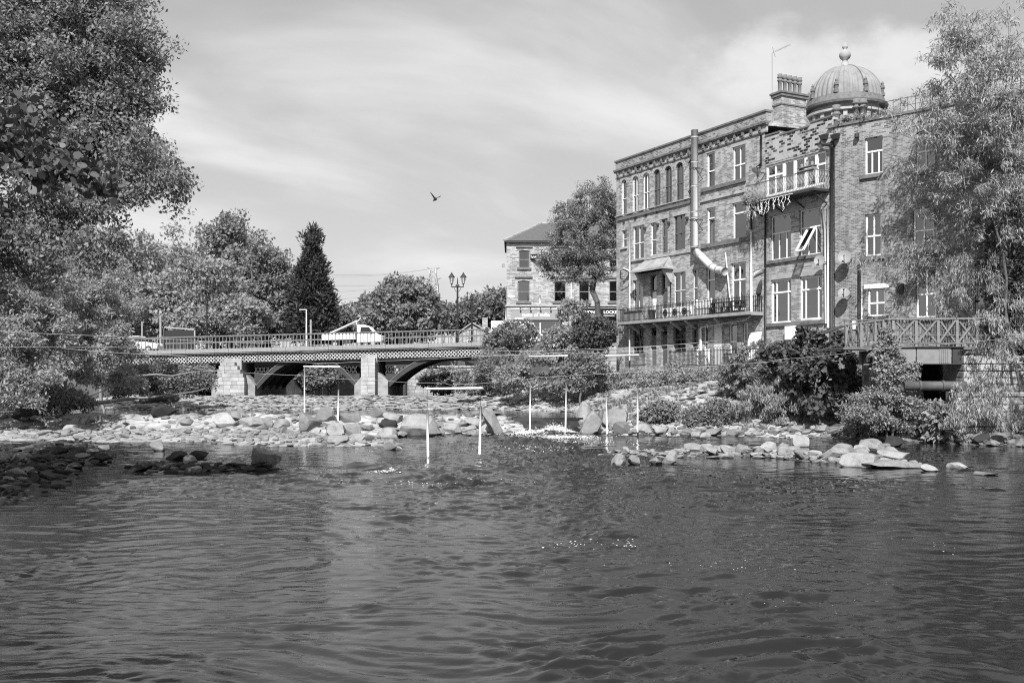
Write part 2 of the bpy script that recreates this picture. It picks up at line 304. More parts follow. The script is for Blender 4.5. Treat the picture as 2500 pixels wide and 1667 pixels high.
ys = np.concatenate([np.arange(-25, 20, 2.0), np.arange(20, 100, .4), np.arange(100, 150, 1.2), np.arange(150, 420, 9), np.array([500, 800, 1500, 3500, 7000])])
xs = np.concatenate([np.array([-5000,-1500,-500,-250,-150,-110,-90,-75,-62,-54]), np.arange(-48, 34, .4), np.array([36,40,46,54,64,80,110,160,300,600,1500,5000])])
gx, gy = np.meshgrid(xs, ys); gz = zg(gx, gy)
def grid_faces(nr, nc):
    i = np.arange(nr-1)[:,None]*nc+np.arange(nc-1)[None,:]; return np.stack([i, i+1, i+nc+1, i+nc], -1).reshape(-1, 4)
m, t, b = newmat('bank_ground')
tcn = t.nodes.new('ShaderNodeNewGeometry'); at = N(t, 'ShaderNodeAttribute', attribute_name='stony')
na = N(t, 'ShaderNodeTexNoise', _Scale=.8, _Detail=9.0, _Roughness=.7); t.links.new(tcn.outputs['Position'], na.inputs['Vector'])
nb = N(t, 'ShaderNodeTexVoronoi', _Scale=1.7); nb.feature = 'DISTANCE_TO_EDGE'; nb.inputs['Randomness'].default_value = .9
mpn = t.nodes.new('ShaderNodeMapping'); mpn.inputs['Scale'].default_value = (.55, 1.0, .6); t.links.new(tcn.outputs['Position'], mpn.inputs[0]); t.links.new(mpn.outputs[0], nb.inputs['Vector'])
soil = ramp(t, na.outputs[0], [(.3, .03), (.6, .09)]); ston = ramp(t, na.outputs[0], [(.30, .17), (.48, .34), (.7, .48)])
jnt = ramp(t, nb.outputs['Distance'], [(0.0, .35), (.03, .8), (.10, 1.0)])
mj = t.nodes.new('ShaderNodeMix'); mj.data_type = 'RGBA'; mj.blend_type = 'MULTIPLY'; mj.inputs[0].default_value = 1; t.links.new(ston, mj.inputs[6]); t.links.new(jnt, mj.inputs[7])
mm = t.nodes.new('ShaderNodeMix'); mm.data_type = 'RGBA'; t.links.new(at.outputs['Fac'], mm.inputs[0]); t.links.new(soil, mm.inputs[6]); t.links.new(mj.outputs[2], mm.inputs[7]); t.links.new(mm.outputs[2], b.inputs['Base Color']); b.inputs['Roughness'].default_value = .9
bump(t, b, M2(t, 'ADD', na.outputs[0], M2(t, 'MULTIPLY', M2(t, 'MINIMUM', nb.outputs['Distance'], .12), 3.0)), .8, .12)
me = rawmesh('riverbank_ground', np.stack([gx, gy, gz], -1).reshape(-1, 3), grid_faces(len(ys), len(xs)), 'bank_ground', True)
dr = right_d(gx, gy); dl = interp(XL, gy)-gx
st = np.where((gy > 50) & (gy < 84), np.where(dl > 4, 0, 1.0), 0.0)*np.clip(1-(dr-9.5)/3, 0, 1)
st = np.where((gy > 83) | (gx > 16), 0, st); st = np.where((gy > 44) & (gy <= 50) & (gx < -5), .8, st)
me.attributes.new('stony', 'FLOAT', 'POINT').data.foreach_set('value', st.ravel().astype(np.float32))
tag(put('riverbank_ground', me), kind='structure')
# weir face: individual worn stones lying in the apron come with the rocks below

# ------------------------------------------------------------------ water
m, t, b = newmat('water')
g_ = t.nodes.new('ShaderNodeNewGeometry'); mpn = t.nodes.new('ShaderNodeMapping'); mpn.inputs['Scale'].default_value = (.7, 1, 1); t.links.new(g_.outputs['Position'], mpn.inputs[0])
na = N(t, 'ShaderNodeTexNoise', _Scale=5.0, _Detail=6.0, _Roughness=.62, _Distortion=.8); t.links.new(mpn.outputs[0], na.inputs['Vector'])
b.inputs['Base Color'].default_value = (.012, .012, .012, 1); b.inputs['Roughness'].default_value = .02; b.inputs['IOR'].default_value = 1.38; b.inputs['Specular IOR Level'].default_value = .5
bump(t, b, na.outputs[0], .18, .03)
m, t, b = newmat('foam'); b.inputs['Base Color'].default_value = (.8, .8, .8, 1); b.inputs['Roughness'].default_value = .5
def water_sheet(name, x0, x1, y0, y1, z, dx, ygrow, amp, parent=None, fn=None, fine=0):
    yy = [y0]
    while yy[-1] < y1: yy.append(yy[-1]+max(.05, ygrow*max(yy[-1], 8)))
    yy[-1] = y1; yy = np.array(yy); xx = np.arange(x0, x1+dx, dx)
    if fine: xx = np.concatenate([np.arange(x0, -fine, dx), np.arange(-fine, fine, dx*.42), np.arange(fine, x1+dx, dx)])
    X, Yg = np.meshgrid(xx, yy)
    # current: a choppy stream from the chute, sliding past slack eddies; smooth boils and ruffled patches in between
    core = np.exp(-((X-(2.2-(54-Yg)*.05+(54-Yg)**2*.0011))/(2.0+(54-Yg)*.075))**2)
    wx = X+fbm(X*.22, Yg*.22, 2)*3.2; wy = Yg+fbm(X*.22+9, Yg*.22+7, 2)*3.2
    patch = sst(-.16, .20, fbm(wx*.20+40, wy*.11+3, 3, .6)); patch2 = sst(-.12, .16, fbm(wx*.5+11, wy*.3+23, 3, .6))
    near = .55+.45*sst(13, 30, Yg)
    act = near*np.clip(.12+.5*patch*patch2+core*(.25+.75*patch2)*.9, 0, 1.3)
    rap = sum(w_*np.exp(-(((X-GX(px_, H*F/(py_-HZ)))/sx_)**2+((Yg-H*F/(py_-HZ))/sy_)**2)) for px_, py_, sx_, sy_, w_ in ((1000,1150,2.0,2.2,1.0),(1130,1185,2.2,2.2,.9),(1270,1100,2.6,3.2,.9),(1330,1070,1.8,2.4,1.0),(1300,1215,2.2,2.2,.6),(1500,1310,1.6,1.8,.7),(1250,1390,1.8,1.0,.6),(1750,1400,1.6,1.2,.6),(720,1160,1.2,1.4,.6),(1420,1130,3,2.4,.5),(1650,1240,2.2,2,.4)))
    ridged = lambda a, b: .5-np.abs(2*(fbm(a, b, 3, .5)))*1.6
    rip = fbm(wx*.9, wy*2.9, 2, .5)*.075*(.4+patch2)+fbm(wx*1.5+3, wy*4.4, 2, .5)*.105*(.25+.75*patch)+fbm(wx*3.4+3, wy*6.6, 3, .55)*(.045+.120*patch2*patch)
    Z = z+amp*(rip*(.35+act)+act*(ridged(wx*2.2+30, wy*3.8)*.026+fbm(wx*3.0+70, wy*5.8, 3, .6)*.14)+core*patch*fbm(wx*1.2+60, wy*2.2, 3)*.03+rap*(fbm(wx*1.9+15, wy*3.3, 3, .6)*.20+ridged(wx*1.5, wy*2.6)*.03))
    if fn is not None: Z = fn(X, Yg, Z)
    me = rawmesh(name, np.stack([X, Yg, Z], -1).reshape(-1, 3), grid_faces(*X.shape), 'water', True)
    return tag(put(name, me, parent), kind='structure')
def swirl(X, Y, Z):
    for px, py, h, w in ((870,1140,.20,.5),(930,1143,.16,.6),(1000,1150,.10,.8),(725,1150,.12,.4),(1010,1165,.12,.5),(1090,1172,.14,.6)):
        y = H*F/(py-HZ); x = GX(px, y); Z = Z+h*np.exp(-((X-x)/w)**2-((Y-y)/(w*1.3))**2)
    return Z+np.exp(-((X-2.2)/1.5)**2-((Y-53.6)/1.0)**2)*.18
water_sheet('river_pool_water', -40, 42, 3, 57.5, 0.0, .14, .0042, 1.0, fn=swirl, fine=11)
water_sheet('mid_pool_water', -40, 4.0, 57.2, 72, .74, .3, .006, .25)
water_sheet('upper_river_water', -40, 6, 82, 150, 1.22, .5, .008, .3)
water_sheet('mill_race_water', 17.5, 25, 47.6, 55, .55, .4, .008, .3)
# chute: smooth tongue of water dropping from the mid pool
xx = np.linspace(-.55, 3.75, 56); yy = np.linspace(53.2, 58.6, 60); X, Yg = np.meshgrid(xx, yy)
u = sst(54.0, 57.4, Yg); Z = .02+.73*u+fbm(X*1.3, Yg*.7)*.18*(1-u)+.10*np.exp(-((X-1.3)/.4)**2)*(1-u)*np.sin(Yg*3)+.05*np.exp(-((X-2.3)/.6)**2)*np.sin(Yg*4.2)*(1-u)
me = rawmesh('chute_water', np.stack([X, Yg, Z+.012], -1).reshape(-1, 3), grid_faces(*X.shape), 'water', True)
tag(put('chute_water', me), kind='structure')
# foam: specks and curls of broken water, as thousands of small flakes standing proud of the surface
def foam(name, spots, n, label):
    rs = np.random.RandomState(len(name)); vs = []; fs = []
    w = np.array([s[4] for s in spots], float); w /= w.sum()
    k = rs.choice(len(spots), n, p=w)
    for i in k:
        px, py, wx, wy, _, h, sz = spots[i]; y0 = H*F/(py-HZ)
        x = GX(px, y0)+rs.randn()*wx; y = y0+rs.randn()*wy; z = .03+abs(rs.randn())*h*math.exp(-((x-GX(px,y0))/(wx*1.2))**2); s = sz*(.4+rs.rand())
        o = len(vs)
        for q in range(4): vs.append((x+s*math.cos(q*1.57+rs.rand())*2.4, y+s*math.sin(q*1.57+rs.rand()), z+s*rs.uniform(-.3,.4)))
        vs.append((x, y, z+s*.8)); fs += [(o,o+1,o+4),(o+1,o+2,o+4),(o+2,o+3,o+4),(o+3,o,o+4)]
    me = rawmesh(name, np.array(vs), np.array(fs), 'foam'); return tag(put(name, me), label, None, None, 'stuff')
foam('river_foam', [(1355,1058,.70,.30,13,.20,.017),(1305,1060,.9,.45,7,.10,.016),(1375,1068,.9,.8,4,.04,.014),(1252,1052,.35,.25,5,.15,.016),(1330,1040,.5,.8,2,.03,.014),(960,1153,.35,.25,.7,.05,.012),(1400,1080,1.6,1.0,.6,.0,.012)], 9000, 'broken white water below the chute')
foam('drifting_foam', [(1120,1180,1.0,.5,1.2,.02,.010),(1290,1095,1.2,1.2,2,.03,.013),(1420,1335,.5,.2,.5,.02,.008),(1500,1330,.5,.3,.5,.0,.008),(1790,1385,.6,.2,.4,.0,.006),(1990,1480,.5,.3,.3,.0,.005),(2270,1340,.3,.5,.3,.0,.006)], 260, 'scattered flecks of foam drifting on the river')

# ------------------------------------------------------------------ iron bridge
YB = 84.0
BX0, BX1 = GX(283, YB), GX(1217, YB)
zd = lambda x: 5.97+(x-GX(1215, YB))*.0255
SL = math.atan(.0255)
br = empty('iron_bridge', ((BX0+BX1)/2, YB+6, 1.2), 'grey iron road bridge with lattice girder and arches on two stone piers', 'bridge')
BO = br.location
def bput(name, me, x, y, z, rot=0): 
    o = put(name, me, br, Vector((x, y, z))-BO); o.rotation_euler = (0, rot, 0); return o
def bmb(mb, name, mat, parent=None, smooth=False):
    mb.v = [tuple(Vector(v)-BO) for v in mb.v]; return mb.build(name, mat, parent or br, smooth)
PW = 1.2; npan = int((BX1-BX0)/PW)
pan = MB(); z0, z1 = -1.12, -.44
for k in range(-2, 5):
    for s in (1, -1):
        xa = k*PW/4.0; xb = xa+.68
        if s < 0: xa, xb = xb, xa
        pts = [(xa, z0), (xb, z1)]
        (x_, z_), (x2, z2) = pts
        # clip to the bay
        def clipx(px_, pz_, qx, qz):
            lo, hi = .03, PW-.03
            if px_ == qx: return None
            f = lambda X: (pz_+(qz-pz_)*(X-px_)/(qx-px_))
            a, b_ = (px_, pz_), (qx, qz)
            if max(px_, qx) < lo or min(px_, qx) > hi: return None
            a = (min(max(px_, lo), hi), None); b_ = (min(max(qx, lo), hi), None)
            return (a[0], f(a[0])), (b_[0], f(b_[0]))
        c_ = clipx(x_, z_, x2, z2)
        if c_ and abs(c_[0][0]-c_[1][0]) > .05: pan.bar((c_[0][0], .02*s, c_[0][1]), (c_[1][0], .02*s, c_[1][1]), .068, .03, up=(0,1,0))
pan_me = pan.mesh('lattice_panel', 'pale_iron')
post_me = MB().box(-.04, .04, -.07, .05, -1.14, -.42).mesh('panel_post', 'grey_iron')
corn_me = MB().box(.012, PW-.012, -.34, .02, -.30, .02).box(.012, PW-.012, -.26, .0, -.40, -.30).mesh('cornice_plate', 'lead_grey')
bal_me = MB().box(-.028, .028, -.025, .025, .04, 1.03).box(-.06, .06, -.04, .04, .02, .10).box(-.07, .07, -.03, .03, .97, 1.03).mesh('baluster', 'grey_iron')
for i in range(npan+1):
    x = BX0+i*PW; bput('panel_post', post_me, x, YB, zd(x))
    if i < npan:
        bput('lattice_panel', pan_me, x, YB, zd(x), -SL); bput('cornice_plate', corn_me, x, YB, zd(x), -SL)
nb = int(npan*PW/.297)
for i in range(nb): x = BX0+.15+i*.297; bput('baluster', bal_me, x, YB-.12, zd(x))
xe = BX0+npan*PW
def sloped(name, mat, y0, y1, za, zb):
    m = MB(); m.add([(BX0,y0,zd(BX0)+za),(xe,y0,zd(xe)+za),(xe,y1,zd(xe)+za),(BX0,y1,zd(BX0)+za),(BX0,y0,zd(BX0)+zb),(xe,y0,zd(xe)+zb),(xe,y1,zd(xe)+zb),(BX0,y1,zd(BX0)+zb)],
      [(0,3,2,1),(4,5,6,7),(0,1,5,4),(1,2,6,5),(2,3,7,6),(3,0,4,7)]); return bmb(m, name, mat)
sloped('top_rail', 'grey_iron', YB-.20, YB-.03, 1.035, 1.14); sloped('top_rail', 'grey_iron', YB+11.9, YB+12.05, 1.0, 1.14)
sloped('girder_flange', 'dark_iron', YB-.10, YB+.30, -1.20, -1.145); sloped('girder_flange', 'dark_iron', YB-.06, YB+.30, -.438, -.403)
sloped('lattice_shade_plate', 'dark_iron', YB+.16, YB+.24, -1.14, -.44)  # dark sheet put in for the deck shadow behind the lattice
sloped('deck', 'asphalt', YB+.3, YB+12, -.75, -.02); sloped('far_girder', 'dark_iron', YB+11.7, YB+12.1, -1.2, -.3)
m = MB()
for i in range(int(nb/2)): x = BX0+.15+i*.594; m.box(x-.03, x+.03, YB+11.95, YB+12.0, zd(x), zd(x)+1.02)
tag(bmb(m, 'far_balusters', 'grey_iron'), kind='stuff')
end = MB().box(xe-.02, xe+.22, YB-.25, YB+.05, zd(xe)-.4, zd(xe)+1.25); bmb(end, 'end_post', 'dark_iron')
# arches: iron ribs rising from stone springers
def arch(pa, pb, crown_py):
    xa, za = GX(pa[0], YB), H+(HZ-pa[1])/F*YB; xb, zb = GX(pb[0], YB), H+(HZ-pb[1])/F*YB; xm = (xa+xb)/2; zc = H+(HZ-crown_py)/F*YB
    def zz(x): u = (x-xm)/((xb-xa)/2); e = za+(zb-za)*(x-xa)/(xb-xa); return e+(zc-(za+zb)/2)*(1-abs(u)**2.1)
    X = np.linspace(xa, xb, 30)
    def band(y0, y1, t0, t1, name, mat):
        m = MB(); vs = []
        for x in X:
            z = zz(x); vs += [(x,y0,z+t0),(x,y1,z+t0),(x,y1,z+t1),(x,y0,z+t1)]
        fs = []
        for i in range(len(X)-1):
            for k in range(4): a = i*4+k; b_ = i*4+(k+1)%4; fs.append((a, b_, b_+4, a+4))
        m.add(vs, fs); bmb(m, name, mat)
    band(YB+.25, YB+.55, 0, .42, 'arch_rib', 'dark_iron'); band(YB+.2, YB+.6, .42, .5, 'rib_flange', 'grey_iron')
    for k in range(4): band(YB+2.2+k*2.6, YB+2.5+k*2.6, 0, .5, 'arch_rib', 'dark_iron')
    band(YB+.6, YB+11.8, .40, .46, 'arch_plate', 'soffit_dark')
    # spandrel: dark plate above, lattice band near each springer
    zl0, zl1 = H+(HZ-911)/F*YB, H+(HZ-893)/F*YB
    m = MB(); o = []
    for x in X:
        e = max(zz(x)+.5, zl1); t_ = zd(x)-1.2
        o += [(x, YB+.42, min(e, t_-.01)), (x, YB+.42, t_)]
    m.add(o, [(2*i, 2*i+2, 2*i+3, 2*i+1) for i in range(len(X)-1)]); bmb(m, 'spandrel_plate', 'dark_iron')
    for side in (0, 1):
        m = MB(); xs_ = [x for x in np.linspace(xa, xb, 120) if zz(x)+.5 < zl1-.1 and (x < xm) == (side == 0)]
        if len(xs_) < 4: continue
        lo, hi = xs_[0], xs_[-1]; n = max(2, int((hi-lo)/.32))
        for i in range(n):
            a = lo+i*.32
            for s in (0, 1):
                p, q = (a, a+.32) if s else (a+.32, a)
                zb0 = max(zl0, zz(p)+.5); 
                if zb0 < zl1-.05: m.bar((p, YB+.4, zb0), (q, YB+.4, zl1), .09, .04, up=(0,1,0))
        bmb(m, 'spandrel_lattice', 'dark_iron')
        m = MB(); vs = []
        for x in np.linspace(lo, hi, 10): vs += [(x, YB+.42, min(zz(x)+.5, zl0)), (x, YB+.42, zl0)]
        m.add(vs, [(2*i, 2*i+2, 2*i+3, 2*i+1) for i in range(9)]); bmb(m, 'spandrel_plate', 'dark_iron')
arch((618, 962), (876, 958), 878); arch((940, 955), (1236, 945), 876); arch((300, 962), (530, 962), 893)
# stone piers, block by block
def pier(rows, y0, mat='ashlar', n=3):
    """rows: (py_top, py_bottom, px_left, px_right)"""
    rr = random.Random(int(rows[0][2]))
    for (pt, pb, pl, pr) in rows:
        zt, zb = H+(HZ-pt)/F*YB, H+(HZ-pb)/F*YB; xl, xr_ = GX(pl, YB), GX(pr, YB)
        k = max(1, round((xr_-xl)/.62)); cuts = sorted([xl+(xr_-xl)*(i+rr.uniform(-.18,.18))/k for i in range(1, k)]); ed = [xl]+cuts+[xr_]
        for a, b_ in zip(ed[:-1], ed[1:]):
            g = .008; d = rr.uniform(0, .03)
            m = MB().box(a+g, b_-g, y0-d, YB+1.6, zb+g, zt-g); bmb(m, 'stone_block', mat if rr.random() < .72 else 'ashlar_dark')
rows = []
for i in range(9):
    t_, b_ = 884+i*9.2, 884+(i+1)*9.2; f = lambda y: (547-(min(max((y-884)/34, 0), 1))*12, 577+(min(max((y-884)/36, 0), 1))*27)
    l, r = f((t_+b_)/2); rows.append((t_, b_, l, r))
pier(rows, YB-.95)
pier([(874+i*9.3, 874+(i+1)*9.3, 886, 920) for i in range(10)], YB-1.1)
def springer(pl, pr, zt_py, lean):
    x0, x1 = GX(pl, YB), GX(pr, YB); zt = H+(HZ-zt_py)/F*YB; zb = 1.0
    poly = [(x0, zb), (x1, zb), (x1, zt) if lean < 0 else (x1, zt-.85), (x0, zt-.85) if lean < 0 else (x0, zt)]
    bmb(MB().prism(poly, YB-.2, YB+11.5), 'springer_stone', 'ashlar_dark')
springer(603, 624, 915, 1); springer(919.5, 948, 905, 1); springer(518, 537, 915, -1); springer(866, 886.5, 915, -1)
bmb(MB().box(GX(548,YB), GX(592,YB), YB-.3, YB+11.6, .8, 4.6), 'pier_core', 'ashlar_dark'); bmb(MB().box(GX(884,YB), GX(922,YB), YB-.3, YB+11.6, .8, 4.9), 'pier_core', 'ashlar_dark')
for xx_ in (GX(288,YB), xe+1.6): bmb(MB().box(xx_-1.6, xx_+1.2, YB+.3, YB+11.9, .6, zd(xx_)-1.2), 'abutment', 'rubble_wall')

# ------------------------------------------------------------------ lamps and posts on the road
def lamp(px, top_py, Y, base_z, arms, label, lanterns=True):
    x = GX(px, Y); zt = H+(HZ-top_py)/F*Y
    e = empty('street_lamp', (x, Y, base_z), label, 'street lamp', 'old street lamps along the bridge'); h = zt-base_z
    MB().lathe([(.16,0),(.16,.5),(.10,.6),(.12,.9),(.10,1.0),(.075,h*.84),(.11,h*.85),(.11,h*.88),(.06,h*.90),(.03,h*.97),(.01,h)], 10).build('post', 'black_iron', e)
    za = h*.855
    m = MB().bar((-arms, 0, za), (arms, 0, za), .08)
    for s in (-1, 1):
        m.tube([(s*.05, 0, za-.42), (s*arms*.35, 0, za-.34), (s*arms*.6, 0, za-.08)], .022, 5).tube([(s*arms, 0, za-.03), (s*arms, 0, za+.22)], .035, 6).tube([(s*arms*.45, 0, za+.03), (s*arms*.3, 0, za+.14), (s*.05, 0, za+.2)], .018, 5)
    m.build('cross_arm', 'black_iron', e)
    if lanterns:
        for s in (-1, 1):
            l = MB().lathe([(.05,0),(.10,.06),(.10,.09),(.0,.10)], 6, (s*arms,0,za+.2)).lathe([(.30,.62),(.22,.74),(.11,.86),(.10,.92),(.05,.96),(.04,1.04),(.0,1.06)], 6, (s*arms,0,za+.2))
            for k in range(6):
                q = math.pi/3*k; l.bar((s*arms+.09*math.cos(q), .09*math.sin(q), za+.29), (s*arms+.235*math.cos(q), .235*math.sin(q), za+.83), .022)
            lo = l.build('lantern', 'black_iron', e)
            MB().lathe([(.085,.09),(.225,.62)], 6, (s*arms,0,za+.2)).build('lantern_glass', 'lamp_glass', lo)
lamp(1117, 677, 85.2, zd(GX(1117, 85.2)), .50, 'black twin lantern lamp post rising behind the bridge railing near its right end')
lamp(1152, 712, 96.0, zd(GX(1152, 95.6)), .44, 'black lamp post with bare cross arm and no lanterns, farther along the road', False)
lamp(505, 722, 101, 5.2, .52, 'twin lantern lamp post half lost against the trees left of the conifer')
x = GX(748, 103); e = empty('light_column', (x, 103, 5.2), 'slim pale modern street light with short arm before the conifer', 'street light')
zt = H+(HZ-756)/F*103-5.2; MB().tube([(0,0,0),(0,0,zt)], [.10,.06], 8).build('column', 'offwhite', e); MB().box(-.72, .03, -.07, .07, zt-.03, zt+.05).build('lamp_head', 'offwhite', e)
for px, pt, Y, lab in ((759, 780, 103, 'plain pale post standing beside the slim street light'), (392, 772, 99, 'tall pale timber pole beside the dark framed hoarding'), (347, 785, 98, 'thin pale pole between the white car and the hoarding'), (286, 768, 100, 'pale pole at the left end of the bridge among leaves')):
    tag(MB().tube([(0,0,0),(0,0,H+(HZ-pt)/F*Y-5.2)], .11 if px != 347 else .08, 8).build('pole', 'concrete', None, loc=(GX(px,Y),Y,5.2)), lab, 'pole')
Y = 99.5; x0, x1 = GX(398,Y), GX(477,Y); e = empty('hoarding', ((x0+x1)/2, Y, 5.2), 'dark glazed hoarding in a pale frame behind the bridge railing', 'hoarding'); w = (x1-x0)/2; zt = H+(HZ-797)/F*Y-5.2
MB().box(-w,-w+.12,-.06,.06,0,zt).box(w-.12,w,-.06,.06,0,zt-.25).add([(-w,-.06,zt),(w,-.06,zt-.25),(w,.06,zt-.25),(-w,.06,zt),(-w,-.06,zt-.12),(w,-.06,zt-.37),(w,.06,zt-.37),(-w,.06,zt-.12)],[(0,1,2,3),(4,7,6,5),(0,4,5,1),(2,6,7,3)]).build('frame', 'pale_stone', e)
MB().box(-w+.121,w-.121,-.02,.02,.5,zt-.38).build('panel', 'glassy_dark', e)

# ------------------------------------------------------------------ vehicles
def wheel(parent, x, y, r, side):
    w_ = MB(); n = 18; vs = []
    for yy_, rr in ((-.10, r*.92), (-.08, r), (.08, r), (.10, r*.92)):
        for k in range(n): q = 2*math.pi*k/n; vs.append((rr*math.cos(q), yy_, rr*math.sin(q)))
    fs = [(i*n+k, i*n+(k+1)%n, (i+1)*n+(k+1)%n, (i+1)*n+k) for i in range(3) for k in range(n)]+[tuple(range(n)), tuple(range(4*n-1, 3*n-1, -1))]
    wo = w_.add(vs, fs).build('wheel', 'tyre', parent, loc=(x, y, r))
    c = MB(); vs = []
    for yy_, rr in ((-.115, r*.55), (.115, r*.55)):
        for k in range(n): q = 2*math.pi*k/n; vs.append((rr*math.cos(q), yy_, rr*math.sin(q)))
    c.add(vs, [(k, (k+1)%n, n+(k+1)%n, n+k) for k in range(n)]+[tuple(range(n)), tuple(range(2*n-1, n-1, -1))]).build('rim', 'galv', wo)
Y = 89.5; xr = GX(938, Y); tr = empty('flatbed_truck', (xr-2.7, Y, zd(xr-2.7)), 'white flatbed truck with slanting ladder rack crossing the bridge', 'truck')
tr.rotation_euler = (0, -SL, 0)
def side_body(poly, w, name, mat, parent, bev=.06):
    o = MB().prism(poly, -w/2, w/2).build(name, mat, parent)
    bm_ = o.modifiers.new('bevel', 'BEVEL'); bm_.width = bev; bm_.segments = 2; return o
# 5.4 m long; x runs from -2.7 (tail) to 2.7 (nose)
side_body([(.42,.42),(2.62,.42),(2.70,.62),(2.66,1.0),(2.05,1.22),(1.55,1.86),(1.15,1.98),(.42,1.98)], 1.95, 'cab', 'white_paint', tr)
for s in (-1, 1):
    MB().prism([(.72,1.22),(1.92,1.22),(1.50,1.78),(.78,1.80)], s*.978, s*.99).build('side_window', 'glassy_dark', tr)
    MB().box(1.62,1.80,s*1.0-.06,s*1.0+.06,1.2,1.42).build('wing_mirror', 'dark_iron', tr)
    MB().box(2.40,2.62,s*.80-.16,s*.80+.16,.80,.95).build('headlight', 'galv', tr)
    MB().prism([(.50,.6),(.50,1.9),(.515,1.9),(.515,.6)], s*.979, s*.982).prism([(1.62,.6),(1.62,1.2),(1.635,1.2),(1.635,.6)], s*.979, s*.982).build('door_seam', 'dark_iron', tr)
    wheel(tr, 1.85, s*.86, .34, s); wheel(tr, -1.55, s*.86, .34, s)
MB().box(-2.7,.28,-.95,.95,.72,.80).box(-2.68,.26,-.96,-.92,.80,1.30).box(-2.68,.26,.92,.96,.80,1.30).box(-2.70,-2.66,-.95,.95,.80,1.30).build('flatbed', 'white_paint', tr)
MB().box(-2.6,.5,-.4,-.25,.45,.72).box(-2.6,.5,.25,.4,.45,.72).box(-.9,-.1,-.9,-.5,.35,.7).build('chassis', 'dark_iron', tr)
MB().box(.29,.36,-.95,.95,.8,2.0).build('headboard', 'dark_iron', tr)
m = MB().bar((-2.5,-.35,1.2),(.42,-.35,2.42),.09).bar((-2.5,.35,1.2),(.42,.35,2.42),.09)
for k in range(12): a = k/11; m.bar((-2.5+2.92*a,-.35,1.2+1.22*a),(-2.5+2.92*a,.35,1.2+1.22*a),.04)
m.tube([(.42,0,2.42),(.62,0,2.62),(.60,0,2.86),(.40,0,2.9)], .045, 6).bar((.3,-.35,1.9),(.3,-.35,2.38),.06).bar((.3,.35,1.9),(.3,.35,2.38),.06)
m.add([(-2.5,-.3,1.19),(.4,-.3,2.39),(.4,.3,2.39),(-2.5,.3,1.19)], [(0,1,2,3)]).build('ladder_rack', 'offwhite', tr)
Y = 88.5; xc = GX(335, Y); car = empty('parked_car', (xc, Y, zd(xc)), 'white car with dark windows at the left end of the bridge', 'car')
side_body([(-2.05,.32),(2.05,.32),(2.1,.6),(1.98,.82),(1.05,.95),(-2.0,.95),(-2.12,.65)], 1.72, 'body', 'white_paint', car)
side_body([(-1.9,.93),(1.1,.93),(.45,1.42),(-1.35,1.45)], 1.5, 'cabin', 'glassy_dark', car, .05)
MB().prism([(-1.36,1.44),(.46,1.41),(.40,1.48),(-1.3,1.51)], -.74, .74).build('roof_panel', 'white_paint', car)
for s in (-1, 1): wheel(car, 1.3, s*.78, .31, s); wheel(car, -1.3, s*.78, .31, s); MB().box(1.95,2.09,s*.6-.15,s*.6+.15,.62,.76).build('headlight', 'galv', car)
Y = 93; xv = GX(1262, Y); van = empty('parked_van', (xv, Y, 5.95), 'white panel van, only its roof showing above the bushes at the bridge end', 'van')
side_body([(-2.4,.35),(2.5,.35),(2.55,.9),(2.1,1.15),(1.55,2.05),(1.2,2.18),(-2.4,2.25)], 1.9, 'body', 'white_paint', van, .08)
for s in (-1, 1):
    MB().prism([(.9,1.25),(1.95,1.25),(1.5,1.95),(.9,1.98)], s*.952, s*.965).build('side_window', 'glassy_dark', van); wheel(van, 1.6, s*.85, .33, s); wheel(van, -1.5, s*.85, .33, s)

# ------------------------------------------------------------------ far things: gabled house, pylon, lines
Y = 128; hx0, hx1 = GX(1122,Y), GX(1192,Y); hz = 5.4; apx = GX(1153,Y); he = H+(HZ-812)/F*Y-hz; ha = H+(HZ-789)/F*Y-hz
hs = empty('gabled_house', ((hx0+hx1)/2, Y, hz), 'small grey gabled house behind the right end of the bridge railing', 'house'); ox = (hx0+hx1)/2
MB().prism([(hx0-ox,0),(hx1-ox,0),(hx1-ox,he),(apx-ox,ha-.12),(hx0-ox,he)], 0, 7).build('wall', 'shop_stone', hs)
m = MB()
for xa in (hx0-.3, hx1+.3): m.add([(xa-ox,-.3,he-.15),(apx-ox,-.3,ha),(apx-ox,7.2,ha),(xa-ox,7.2,he-.15),(xa-ox,-.3,he+.02),(apx-ox,-.3,ha+.17),(apx-ox,7.2,ha+.17),(xa-ox,7.2,he+.02)],[(0,1,2,3),(4,7,6,5),(0,4,5,1),(2,6,7,3),(0,3,7,4)])
m.build('roof', 'pale_stone', hs)
f_ = MB().box(-.9,-.1,-.04,.02,1.2,2.3).build('window', 'white_paint', hs); MB().box(-.82,-.18,-.06,-.045,1.28,2.22).build('pane', 'glassy_dark', f_)
MB().box(apx-ox+1.2,apx-ox+1.9,3,3.7,ha-.6,ha+.9).build('chimney', 'shop_stone', hs)
Y = 420; px0 = GX(1057,Y); pz = ground_z(px0, Y); py_ = empty('pylon', (px0, Y, pz), 'tall steel lattice electricity pylon far behind the round tree', 'pylon')
zz = lambda py: H+(HZ-py)/F*Y-pz
def pyw(z):     # half width of the tower at height z
    zt = zz(660); zm = zz(700); return 1.1+max(0, (zt-z)/(zt-zm))*1.0 if z > zm else 2.1+(zm-z)*.085
m = MB(); lv = [0, zz(790), zz(765), zz(742), zz(725), zz(712), zz(700), zz(690), zz(680), zz(668), zz(658)]
for sx_ in (-1,1):
    for sy_ in (-1,1):
        for a, b_ in zip(lv[:-1], lv[1:]): m.bar((sx_*pyw(a), sy_*pyw(a), a), (sx_*pyw(b_), sy_*pyw(b_), b_), .34)
